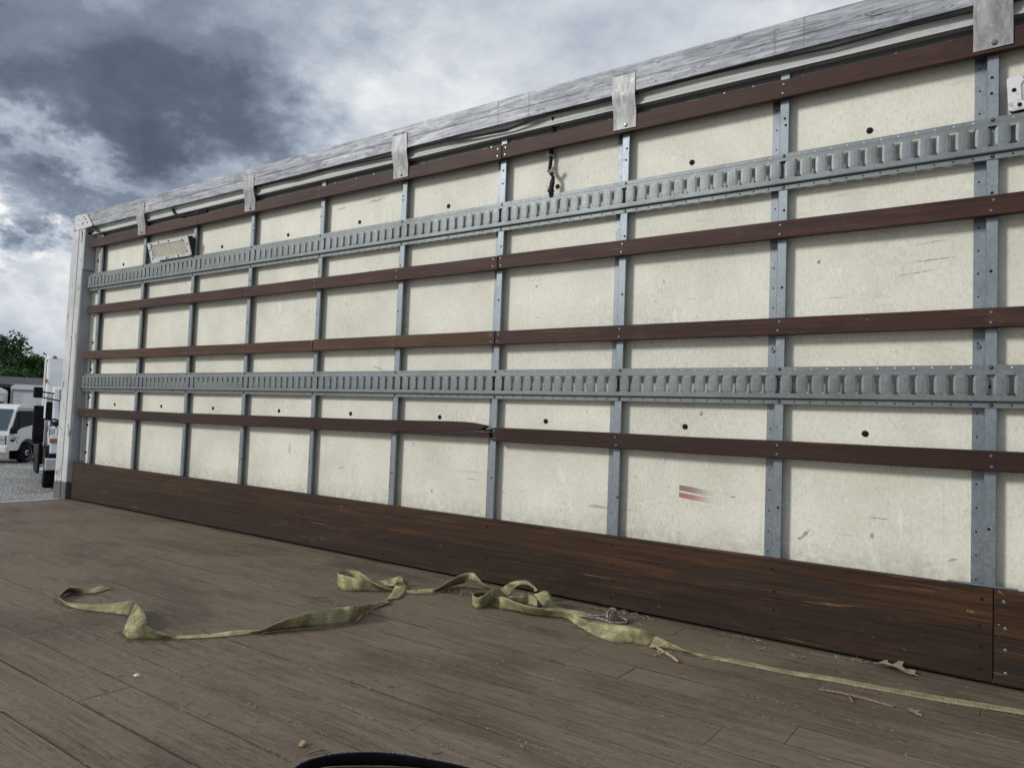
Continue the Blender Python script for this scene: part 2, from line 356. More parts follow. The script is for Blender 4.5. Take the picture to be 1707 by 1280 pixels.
M['screw'] = mat('zinc_screw', (.19, .19, .19), .35, .8)
M['dark'] = mat('dark_bolt', (.010, .010, .010), .6, 0.0, .12)
M['dark_hole'] = mat('dark_steel_and_shade', (.035, .037, .04), .7, 0.0, .12)  # lamp housing, and the strip standing for shade behind the kick boards
M['black'] = mat('black_rubber', (.02, .02, .021), .55, 0.0, .12)
M['gasket'] = mat('black_sealant', (.028, .028, .03), .5)
M['backing'] = mat('dull_green_grey_paint', (.085, .095, .085), .6)

# ---------------------------------------------------------------- mesh helpers
class MB:
    def __init__(s): s.v = []; s.f = []; s.uv = None
    def add(s, vs, fs):
        o = len(s.v); s.v += [tuple(p) for p in vs]; s.f += [tuple(i + o for i in f) for f in fs]
        return s
    def box(s, x0, x1, y0, y1, z0, z1):
        return s.add([(x0, y0, z0), (x1, y0, z0), (x1, y1, z0), (x0, y1, z0), (x0, y0, z1), (x1, y0, z1), (x1, y1, z1), (x0, y1, z1)],
                     [(0, 3, 2, 1), (4, 5, 6, 7), (0, 1, 5, 4), (1, 2, 6, 5), (2, 3, 7, 6), (3, 0, 4, 7)])
    def prism(s, poly, a, b, fn):
        """poly of 2-D points, swept from a to b; fn(p, t) -> 3-D"""
        n = len(poly)
        vs = [fn(p, a) for p in poly] + [fn(p, b) for p in poly]
        fs = [tuple(range(n))[::-1], tuple(range(n, 2 * n))] + [(i, (i + 1) % n, n + (i + 1) % n, n + i) for i in range(n)]
        return s.add(vs, fs)
    def px(s, poly, a, b): return s.prism(poly, a, b, lambda p, t: (t, p[0], p[1]))     # poly in y,z
    def py(s, poly, a, b): return s.prism(poly, a, b, lambda p, t: (p[0], t, p[1]))     # poly in x,z
    def pz(s, poly, a, b): return s.prism(poly, a, b, lambda p, t: (p[0], p[1], t))     # poly in x,y
    def tube(s, pts, r, n=8, cap=True):
        pts = [Vector(p) for p in pts]; rings = []
        rr = r if isinstance(r, (list, tuple)) else [r] * len(pts)
        up = Vector((0.13, 0.27, 1)).normalized()
        for i, p in enumerate(pts):
            t = (pts[min(i + 1, len(pts) - 1)] - pts[max(i - 1, 0)]).normalized()
            a = t.cross(up)
            if a.length < 1e-3: a = t.cross(Vector((1, 0, 0)))
            a.normalize(); b = t.cross(a)
            rings.append([p + (a * cos(2 * pi * k / n) + b * sin(2 * pi * k / n)) * rr[i] for k in range(n)])
        vs = [q for ring in rings for q in ring]; fs = []
        for i in range(len(pts) - 1):
            for k in range(n):
                fs.append((i * n + k, i * n + (k + 1) % n, (i + 1) * n + (k + 1) % n, (i + 1) * n + k))
        if cap: fs += [tuple(range(n))[::-1], tuple(range((len(pts) - 1) * n, len(pts) * n))]
        return s.add(vs, fs)
    def dome(s, c, r, h, n=8, axis=(0, -1, 0)):
        """low button on a surface, axis = outward"""
        A = Vector(axis).normalized(); u = A.orthogonal().normalized(); v = A.cross(u); c = Vector(c)
        vs = []
        for rr, hh in ((r, -.0008), (r, h * .45), (r * .72, h)):
            vs += [c + (u * cos(2 * pi * k / n) + v * sin(2 * pi * k / n)) * rr + A * hh for k in range(n)]
        fs = [(i * n + k, i * n + (k + 1) % n, (i + 1) * n + (k + 1) % n, (i + 1) * n + k) for i in range(2) for k in range(n)]
        return s.add(vs, fs + [tuple(range(2 * n, 3 * n))])
    def wheel(s, c, r, w, n=28, prof=None):
        """wheel around the y axis; prof = list of (radius, y)"""
        prof = prof or [(r * .62, -w / 2), (r * .93, -w / 2), (r, -w / 2 + .03), (r, w / 2 - .03), (r * .93, w / 2), (r * .62, w / 2)]
        vs = [(c[0] + q * cos(2 * pi * k / n), c[1] + y_, c[2] + q * sin(2 * pi * k / n)) for q, y_ in prof for k in range(n)]
        m_ = len(prof)
        fs = [(i * n + k, i * n + (k + 1) % n, (i + 1) * n + (k + 1) % n, (i + 1) * n + k) for i in range(m_ - 1) for k in range(n)]
        return s.add(vs, fs + [tuple(range(n)), tuple(range((m_ - 1) * n, m_ * n))[::-1]])
    def build(s, name, m, parent=None, bevel=0, smooth=False, seg=1, kind=None):
        me = bpy.data.meshes.new(name); me.from_pydata(s.v, [], s.f)
        bm = bmesh.new(); bm.from_mesh(me)
        bmesh.ops.recalc_face_normals(bm, faces=bm.faces)
        if bevel: bmesh.ops.bevel(bm, geom=[e for e in bm.edges if e.is_manifold and e.calc_face_angle(0) > .5], offset=bevel, segments=seg, affect='EDGES', profile=.6, clamp_overlap=True)
        bm.to_mesh(me); bm.free(); me.validate()
        me.materials.append(M[m] if isinstance(m, str) else m)
        if smooth:
            for p in me.polygons: p.use_smooth = True
            me.set_sharp_from_angle(angle=radians(38))
        o = bpy.data.objects.new(name, me); COL.objects.link(o)
        if parent is not None: o.parent = parent
        if kind: o['kind'] = kind
        return o
def mesh_obj(name, me, parent, loc=(0, 0, 0), rot=(0, 0, 0)):
    o = bpy.data.objects.new(name, me); COL.objects.link(o); o.parent = parent; o.location = loc; o.rotation_euler = rot
    return o
def tag(o, label=None, cat=None, group=None, kind=None):
    if label: o['label'] = label
    if cat: o['category'] = cat
    if group: o['group'] = group
    if kind: o['kind'] = kind
    return o
def empty(name, loc=(0, 0, 0), rz=0):
    o = bpy.data.objects.new(name, None); COL.objects.link(o); o.location = loc; o.rotation_euler = (0, 0, rz); o.empty_display_size = .1
    return o

S = 0.6096
# ================================================================= ground
GZ = -1.78
def f_gravel(t, b):
    c = coords(t, False)
    vo = t.new('ShaderNodeTexVoronoi'); t.set(vo.inputs['Vector'], c); vo.inputs['Scale'].default_value = 20
    k = t.xyz(vo.outputs['Color'])[0]
    col = t.mix(k, (.12, .12, .12), (.50, .50, .49))
    big = t.noise(c, .35, 6, .65)
    col = t.mix(t.m('MULTIPLY', t.step(big, .42, .62), .5), col, (.15, .145, .135))
    wet = t.m('MULTIPLY', t.step(t.noise(t.map(c, (1, 1, 1), (3, 3, 0)), .9, 5, .7), .6, .7), .6)
    col = t.mix(wet, col, (.06, .058, .052))
    t.set(b.inputs['Base Color'], col)
    bump(t, b, t.m('SUBTRACT', 1, vo.outputs['Distance']), 1.0, .03)
M['gravel'] = mat('grey_gravel', f_gravel, .85)
g = MB(); g.add([(-900, -900, GZ), (900, -900, GZ), (900, 900, GZ), (-900, 900, GZ)], [(0, 1, 2, 3)])
tag(g.build('ground', 'gravel'), kind='structure')
rg = random.Random(3); st = MB()
for _ in range(9000):       # loose stones lying on the ground behind the truck
    q = rg.random() ** 1.6; X = -9 - q * 18; Y = 1.5 + (-(X) - 9) * .36 + rg.uniform(-2.5, 4.5)
    r = rg.uniform(.012, .034); a = rg.random() * 6
    vs = [(X + r * cos(a + k * 1.571) * rg.uniform(.7, 1.2), Y + r * sin(a + k * 1.571) * rg.uniform(.7, 1.2), GZ + r * .2) for k in range(4)] + [(X, Y, GZ + r * rg.uniform(.6, 1))]
    st.add(vs, [(0, 1, 4), (1, 2, 4), (2, 3, 4), (3, 0, 4)])
M['stone'] = mat('loose_stone', lambda t, b: t.set(b.inputs['Base Color'], t.mix(t.step(t.noise(coords(t, False), 9, 2), .4, .6), (.22, .22, .21), (.55, .55, .54))), .8)
tag(st.build('gravel', 'stone'), kind='stuff')

# ================================================================= truck floor
floor = tag(empty('floor'), kind='structure')
sub = MB(); sub.box(.366, 8.6, -2.47, .0, -.14, -.0085); sub.build('subfloor', 'grit', floor)
ed = MB(); ed.box(.318, .3655, -2.47, -.088, -.13, .0035); ed.build('metal_sill', 'alu2', floor, bevel=.003)
ed = MB(); ed.box(.32, 8.6, -2.50, -2.472, -.16, .002); ed.build('side_rail', 'post_gray', floor, bevel=.003)
rg = random.Random(11)
ys = [-.002, -.085, -.213, -.340, -.467, -.594, -.721, -.848, -.975, -1.101, -1.229, -1.358, -1.487, -1.613, -1.745, -1.880, -2.005, -2.132, -2.259, -2.386, -2.469]
fixed = {9: [4.338], 11: [4.33], 12: [3.68], 13: [4.335], 14: [4.83], 5: [3.1, 5.25], 3: [4.6], 7: [2.9, 5.6], 15: [4.28], 10: [5.05], 8: [3.55, 5.9], 6: [4.0], 16: [5.1], 17: [4.5]}
GAPS = [rg.choice((.0008, .0013, .0019, .0026)) for _ in ys]
for i in range(len(ys) - 1):
    cuts = list(fixed.get(i, [rg.uniform(2.4, 3.4), rg.uniform(4.2, 6)]))
    while min(cuts) > 2.6: cuts.append(min(cuts) - rg.uniform(1.2, 2.1))
    while max(cuts) < 7: cuts.append(max(cuts) + rg.uniform(1.3, 2.3))
    cuts = [.367] + sorted(c for c in cuts if c > .9) + [8.6]
    for a, b_ in zip(cuts, cuts[1:]):
        dz = rg.uniform(-.0012, .0)
        gp = GAPS[i]
        m = MB(); m.box(a + .0003, b_ - .0003, ys[i + 1] + gp, ys[i] - .0003, -.02, dz)
        m.build('plank', 'floor', floor, bevel=.0012)

# ================================================================= wall of the truck box
wall = empty('truck_wall', (0, 0, 0))
tag(wall, 'long inner side wall of an open truck box with grey posts over cream panels', 'wall')
jx = [.30] + [k * S - .032 for k in (1, 3, 5, 7, 9, 11, 13)] + [8.6]
for a, b_ in zip(jx, jx[1:]):
    m = MB(); m.box(a, b_ - .0006, .0, .008, -.02, 1.99); m.build('liner_panel', 'liner', wall)
m = MB(); m.box(.26, 8.6, .012, .045, -.15, 2.00); m.build('outer_skin', 'post_white', wall)

posts = list(range(1, 15))
def post_mesh():
    m = MB(); T = .002
    prof = [(-.049, -.0004), (-.049, -T - .0004), (-.0175, -T - .0004), (-.016, -.030), (-.014, -.032), (.014, -.032), (.016, -.030), (.016, -.023),
            (.0140, -.023), (.0140, -.0295), (-.0135, -.0295), (-.0155, -.0004)]
    m.pz(prof, .02, 1.9605)
    return m
pm = None
for k in posts:
    if pm is None:
        o = post_mesh().build('post', 'galv', wall, smooth=True); pm = o.data
    else: o = mesh_obj('post', pm, wall)
    dx = {8: -.006, 6: .007, 5: .007, 4: -.004}.get(k, 0)
    o.location = (k * S + dx, 0, 0); o.rotation_euler = (0, radians(random.uniform(-.05, .05)), 0)
rv = MB()
for k in posts:
    for j in range(26): rv.dome((k * S - .036, -.0022, .22 + j * .0705), .0030, .0016, 6)
    for z_ in (.44, .88, 1.22, 1.46, 1.76, 1.80): rv.dome((k * S + random.uniform(-.004, .004), -.0318, z_ + random.uniform(-.02, .02)), .0045, .002, 7)
rv.build('rivets', 'dark', wall, kind='stuff')
rv = MB()
for k in posts:
    for z_ in (.985, 1.86): rv.dome((k * S - .033, -.0024, z_), .0068, .004, 10); 
rv.build('rivets', 'screw', wall, kind='stuff')
# dark bolt heads in the liner
bm_ = None
for z_ in (.710, 1.711):
    for x_ in [.878, 1.493, 2.085, 2.728, 3.316, 3.925, 4.535 if z_ > 1 else 4.517, 5.136, 5.752, 6.40, 7.01, 7.62]:
        if bm_ is None:
            o = MB().dome((0, 0, 0), .0105, .0035, 12).build('bolt', 'dark', wall, smooth=True); bm_ = o.data
        else: o = mesh_obj('bolt', bm_, wall)
        o.location = (x_, -.0005, z_)
for j in range(-4, 4):
    o = mesh_obj('bolt', bm_, wall); o.location = (.497, -.0005, 1.162 + .203 * j)

# wooden slats
def slat(x0, x1, z0, z1, m='slat', z0b=None, z1b=None):
    z0b = z0 if z0b is None else z0b; z1b = z1 if z1b is None else z1b
    me = MB(); n = max(2, int((x1 - x0) / .3)); rr_ = random.Random(int(x0 * 100 + z0 * 1000)); prev = []
    vs = []; fs = []
    for i in range(n + 1):
        t = i / n; x_ = x0 + (x1 - x0) * t; w = rr_.uniform(-.0012, .0012) if 0 < i < n else 0
        a = z0 + (z0b - z0) * t + w; b_ = z1 + (z1b - z1) * t + w
        vs += [(x_, -.056 + rr_.uniform(-.0008, .0008), a), (x_, -.0325, a), (x_, -.0325, b_), (x_, -.056 + rr_.uniform(-.0008, .0008), b_)]
        if i:
            o = (i - 1) * 4
            fs += [(o, o + 1, o + 5, o + 4), (o + 1, o + 2, o + 6, o + 5), (o + 2, o + 3, o + 7, o + 6), (o + 3, o, o + 4, o + 7)]
    fs += [(0, 3, 2, 1), (n * 4, n * 4 + 1, n * 4 + 2, n * 4 + 3)]
    me.add(vs, fs)
    return me.build('wooden_slat', m, wall, bevel=.0035, seg=2)
J = 4.2712
slat(.483, J - .0015, 1.860, 1.924); slat(J + .0015, 8.6, 1.861, 1.926)
slat(.488, J - .0015, 1.366, 1.4285); slat(J + .0015, 8.6, 1.369, 1.4305)
slat(.469, 3.055, 1.034, 1.0935, 'slat2'); slat(3.058, J - .0015, 1.036, 1.097, 'slat2'); slat(J + .0015, 8.6, 1.035, 1.0945, 'slat')
slat(.456, 1.83, .611, .6725, 'slat3'); 
slat(4.281, 8.6, .614, .6745, 'slat3')
# the slat that is split at its end
up = [(1.833, .612), (1.833, .6735), (3.3, .684), (3.616, .687), (3.829, .690), (4.02, .6935), (4.104, .6935), (4.164, .691), (4.215, .685), (4.249, .680), (4.243, .672), (4.226, .668), (4.228, .6625), (4.20, .657), (4.12, .6525), (4.02, .6465), (3.90, .639), (3.78, .634), (3.70, .6325), (3.70, .6245), (3.2, .621)]
m = MB(); m.py(up, -.060, -.034); m.build('wooden_slat', 'slat3', wall, bevel=.002)['label'] = 'splintered dark slat, split at its right end'
lo = [(3.702, .6245), (3.702, .631), (3.78, .6325), (3.90, .6365), (4.03, .643), (4.12, .6475), (4.19, .650), (4.262, .6505), (4.258, .644), (4.270, .641), (4.262, .635), (4.268, .629), (4.240, .6285), (4.0, .6262)]
m = MB(); m.py(lo, -.056, -.036); m.build('splinter', 'slat3', wall, bevel=.0012)
m = MB(); m.box(4.225, 4.268, -.050, -.038, .6555, .6665); m.build('splinter', 'slat3', wall, bevel=.002)
# kick boards
def board(x0, x1, z0, z1, m):
    me = MB(); me.box(x0, x1, -.056, -.031, z0, z1); return me.build('kick_board', m, wall, bevel=.0022, seg=2)
board(.433, 6.1055, .0135, .1455, 'kick2'); board(6.1085, 8.6, .0135, .1455, 'kick2')
board(.433, 6.1055, .1462, .279, 'kick'); board(6.1085, 8.6, .1462, .279, 'kick')
m = MB(); m.box(.433, 8.6, -.030, -.0005, .02, .272); m.build('shade_backing', 'dark_hole', wall)  # dark strip added so the gap under the boards reads as shade
m = MB(); m.box(5.99, 6.165, -.046, -.034, .2795, .2845); m.build('bracket', 'galv', wall, bevel=.001)
sc = MB(); dk = MB()
for k in posts:
    x_ = k * S
    for z_ in (1.877, 1.908, 1.383, 1.414, 1.050, 1.080, .628, .659):
        for q in ((0,) if k not in (7, 3) else (-.018, .022)):
            if k == 7 and z_ < .7 and q < 0: continue
            sc.dome((x_ + q + random.uniform(-.004, .004), -.0563, z_), .0045, .0016, 8)
    for z_ in (.045, .11, .17, .245):
        for q in ((0,) if k != 10 else (-.02, .042)):
            (sc if k == 10 and q > 0 else dk).dome((x_ + q + random.uniform(-.006, .006), -.0563, z_), .0050, .001, 8)
sc.build('screws', 'screw', wall, kind='stuff'); dk.build('screws', 'dark', wall, kind='stuff')

# slotted cargo track (two rows)
def track(z0):
    root = MB(); plugs = MB()
    def cell(xc):
        rows = [(.107, 0, .0), (.0975, 0, .0), (.0970, .0112, .0), (.0950, .0116, .4), (.0890, .0066, 1), (.0665, .0058, 1), (.0440, .0064, 1), (.0400, .0110, .4), (.0365, .0112, .0), (.0360, 0, .0), (.0215, 0, .0)]
        for sgn in (-1, 1):
            vs = []
            for (z_, xi, bl) in rows:
                for q, y_ in ((xi, -.0456 + .0011 * bl), (max(xi, .0135), -.0456 - .0001 * (bl == 1)), (.0254, -.0456 - .0004 * (bl == 1))):
                    vs.append((xc + sgn * q, y_ if bl else -.0456, z0 + z_))
            fs = []
            for i in range(len(rows) - 1):
                for j in range(2): fs.append((i * 3 + j, i * 3 + j + 1, i * 3 + 4 + j, i * 3 + 3 + j))
            root.add(vs, fs)
            ins = [vs[i * 3] for i in range(2, 9)]      # slot wall
            ins = [(xc, ins[0][1], ins[0][2])] + ins + [(xc, ins[-1][1], ins[-1][2])]
            n_ = len(ins)
            root.add(ins + [(p[0], p[1] + .0028, p[2]) for p in ins], [(i, i + 1, n_ + i + 1, n_ + i) for i in range(n_ - 1)])
        # curved shoulders and flanges, round holes cut only in the upper one
        sh = [(.107, -.0456), (.1095, -.0445), (.1105, -.0400), (.1110, -.0352)]
        for (za, ya), (zb, yb) in zip(sh, sh[1:]): root.add([(xc - .0254, ya, z0 + za), (xc + .0254, ya, z0 + za), (xc + .0254, yb, z0 + zb), (xc - .0254, yb, z0 + zb)], [(0, 1, 2, 3)])
        sh = [(.0215, -.0456), (.0185, -.0447), (.0172, -.0415), (.0165, -.0352)]
        for (za, ya), (zb, yb) in zip(sh, sh[1:]): root.add([(xc - .0254, ya, z0 + za), (xc + .0254, ya, z0 + za), (xc + .0254, yb, z0 + zb), (xc - .0254, yb, z0 + zb)], [(0, 1, 2, 3)])
        for (a, b_) in ((.1110, .127), (0, .0165)):
            if not a:
                root.add([(xc - .0254, -.0352, z0), (xc + .0254, -.0352, z0), (xc + .0254, -.0352, z0 + .0165), (xc - .0254, -.0352, z0 + .0165)], [(0, 1, 2, 3)]); plugs.dome((xc, -.0353, z0 + .008), .0030, .0004, 7); continue  # lower flange kept closed against light spots; dark discs stand for its holes
            zm = (a + b_) / 2 + (.001 if a else -.001); r = .0030
            out = [(-.0254, a), (0, a), (.0254, a), (.0254, zm), (.0254, b_), (0, b_), (-.0254, b_), (-.0254, zm)]
            ang = [225, 270, 315, 0, 45, 90, 135, 180]
            inn = [(r * cos(radians(q)), zm + r * sin(radians(q))) for q in ang]
            vs = [(xc + p[0], -.0352, z0 + p[1]) for p in out] + [(xc + p[0], -.0352, z0 + p[1]) for p in inn] + [(xc + p[0], -.0325, z0 + p[1]) for p in inn]
            root.add(vs, [(i, (i + 1) % 8, 8 + (i + 1) % 8, 8 + i) for i in range(8)] + [(8 + i, 8 + (i + 1) % 8, 16 + (i + 1) % 8, 16 + i) for i in range(8)])
        for zc_ in (0, .127):
            root.add([(xc - .0254, -.0352, z0 + zc_), (xc + .0254, -.0352, z0 + zc_), (xc + .0254, -.0325, z0 + zc_), (xc - .0254, -.0325, z0 + zc_)], [(0, 1, 2, 3)])
    x_ = S - .0508 * 2
    while x_ < 8.57: cell(x_); x_ += .0508
    # plain left end
    prof = [(0, -.0352), (.0165, -.0352), (.0172, -.0415), (.0185, -.0447), (.0215, -.0456), (.107, -.0456), (.1095, -.0445), (.1105, -.04), (.111, -.0352), (.127, -.0352)]
    xe = S - .0508 * 2.5
    root.add([(a, p[1], z0 + p[0]) for a in (.452, xe) for p in prof], [(i, i + 1, 11 + i, 10 + i) for i in range(9)])
    o = root.build('slotted_track', 'track', wall)
    bm = bmesh.new(); bm.from_mesh(o.data); bmesh.ops.remove_doubles(bm, verts=bm.verts, dist=.00002); bmesh.ops.recalc_face_normals(bm, faces=bm.faces)
    bm.to_mesh(o.data); bm.free()
    plugs.build('hole_discs', 'dark', o, kind='stuff')
    s_ = MB()
    for k in posts:
        s_.dome((k * S, -.0353, z0 + .119), .0056, .0028, 8); s_.dome((k * S, -.0353, z0 + .008), .0056, .0028, 8)
    s_.build('screws', 'dark', o, kind='stuff')
    s_ = MB()
    for k in posts:
        s_.dome((k * S, -.038, z0 + .119), .0028, .0010, 6); s_.dome((k * S, -.038, z0 + .008), .0028, .001, 6)
    s_.build('screws', 'screw', o, kind='stuff')
track(.7998); track(1.5433)

# top beam, second rail, strip behind
prof = [(-.075, 2.011), (-.075, 2.044), (-.0735, 2.050), (-.0735, 2.056), (-.0752, 2.062), (-.0752, 2.084), (-.0745, 2.088), (-.075, 2.112), (-.0725, 2.1135), (-.0725, 2.121),
        (.05, 2.121), (.05, 1.99), (.045, 1.99), (.045, 2.011)]
m = MB(); m.px(prof, .268, 8.6); m.build('top_beam', 'alu', wall)
prof = [(-.054, 2.0105), (-.054, 2.0055), (-.049, 2.0035), (-.045, 1.999), (-.0430, 1.993), (-.0430, 1.987), (-.0450, 1.980), (-.0490, 1.972), (-.0545, 1.965), (-.0545, 1.961), (.0, 1.961), (.0, 2.0105)]
m = MB(); m.px(prof, .50, 8.6); m.build('lower_rail', 'alu2', wall, smooth=True)
m = MB(); m.px([(-.022, 1.90), (-.022, 1.9607), (-.0002, 1.9607), (-.0002, 1.90)], .56, 8.6); m.build('backing_strip', 'backing', wall)
rv = MB(); rg = random.Random(5)
for i in range(52):
    x_ = .75 + i * .15 + rg.uniform(-.03, .03)
    rv.dome((x_, -.0222, 1.936 + rg.uniform(-.004, .004)), .0058, .004, 7)
rv.build('rivets', 'screw', wall, kind='stuff')
dd = MB()
for i in range(16):
    x_ = rg.uniform(.9, 8); dd.box(x_, x_ + rg.uniform(.02, .07), -.031, -.0225, 1.932, 1.941)
dd.build('sealant_blobs', 'gasket', wall, bevel=.002, kind='stuff')
# hanging plates
cm = None
for k in (2, 4, 6, 8, 10, 12, 14):
    rg = random.Random(k)
    o = MB()
    w0 = .0495
    pr = [(-.0785, 2.082), (-.0785, 2.01), (-.0775, 1.99), (-.062, 1.93), (-.0595, 1.873)]
    vs = []
    for (y_, z_) in pr:
        tw = rg.uniform(-.0015, .0015)
        vs += [(-w0 + rg.uniform(-.001, .001), y_ + tw, z_), (w0 + rg.uniform(-.001, .001), y_ - tw, z_), (w0, y_ - tw + .0035, z_), (-w0, y_ + tw + .0035, z_)]
    fs = []
    for i in range(4):
        a = i * 4; fs += [(a, a + 1, a + 5, a + 4), (a + 1, a + 2, a + 6, a + 5), (a + 2, a + 3, a + 7, a + 6), (a + 3, a, a + 4, a + 7)]
    fs += [(0, 3, 2, 1), (16, 17, 18, 19)]
    o.add(vs, fs); pl = o.build('hanger_plate', 'clip', wall, smooth=True)
    pl.location = (k * S, 0, 0)
    b_ = MB().dome((.004, -.0597, 1.888), .0085, .0045, 8).dome((.004, -.064, 1.888), .005, .002, 6); b_.build('bolt', 'screw', pl)
    wd = MB()
    for j in range(14):     # weld bead around the plate's top
        wd.dome((-w0 + .004 + j * (2 * w0 - .008) / 13, -.0750, 2.085 + .003 * sin(j * .9 + k)), rg.uniform(.007, .009), .0016, 8)
    wd.build('weld_bead', 'alu', pl, smooth=True, kind='stuff')

# corner post at the rear opening
m = MB()
cs_ = [(.247, .06), (.247, -.078), (.251, -.082), (.344, -.082), (.349, -.0805), (.352, -.072), (.360, -.072), (.363, -.0805), (.368, -.082), (.425, -.082), (.433, -.078), (.433, .06)]
m.prism(cs_, -.02, 2.045, lambda p, t: (p[0] + .022 * (t / 2.05 - 1) - .018 * (1 - t / 2.05), p[1], t))
m.build('corner_post', 'post_white', wall)
m = MB(); m.prism([(.4335, -.0775), (.4365, -.0775), (.4365, -.0005), (.4335, -.0005)], .279, 2.03, lambda p, t: (p[0] - .004 * (1 - t / 2.05), p[1], t)); m.build('shaded_post_side', 'post_gray', wall)  # grey plate: shade on the white post's side put into its colour
m = MB(); m.box(.445, .474, -.022, -.0004, .285, .64); m.box(.4815, .4865, -.014, -.0004, .285, 1.03); m.build('edge_channel', 'post_gray', wall, bevel=.002)
pl = MB(); pl.box(.437, .4525, -.083, -.004, 1.70, 2.025); pl = pl.build('gusset', 'post_gray', wall, bevel=.002)
h_ = MB(); h_.dome((.4526, -.053, 1.973), .011, .0008, 12, (1, 0, 0)); h_.build('hole', 'dark', pl)
h_ = MB(); h_.box(.396, .410, -.0835, -.0822, 1.945, 1.99); h_.box(.400, .4055, -.0835, -.0822, 1.90, 1.945); h_.build('keyhole', 'dark', wall)
pl = MB(); pl.py([(.29, 2.012), (.29, 2.119), (.46, 2.113), (.56, 2.018), (.553, 2.008), (.36, 2.0)], -.088, -.0765); pl = pl.build('gusset', 'post_white', wall, bevel=.0015)
h_ = MB()
for a, c_, r_ in ((.425, 2.09, .007), (.453, 2.072, .008), (.482, 2.044, .008), (.413, 2.043, .009), (.35, 2.08, .005), (.34, 2.04, .005)): h_.dome((a, -.0884, c_), r_, .0008, 8)
h_.build('hole', 'dark', pl)
m = MB(); m.box(.262, .30, -.0865, .045, 2.0, 2.116); m.build('end_cap', 'post_gray', wall, bevel=.003)
m = MB(); m.tube([(.52, -.07, 2.00), (.56, -.066, 1.985), (.62, -.06, 1.966), (.66, -.058, 1.945)], .008, 6); m.tube([(.50, -.06, 2.0), (.57, -.05, 1.972), (.63, -.045, 1.955)], .006, 6); m.build('sealant_strip', 'gasket', wall)

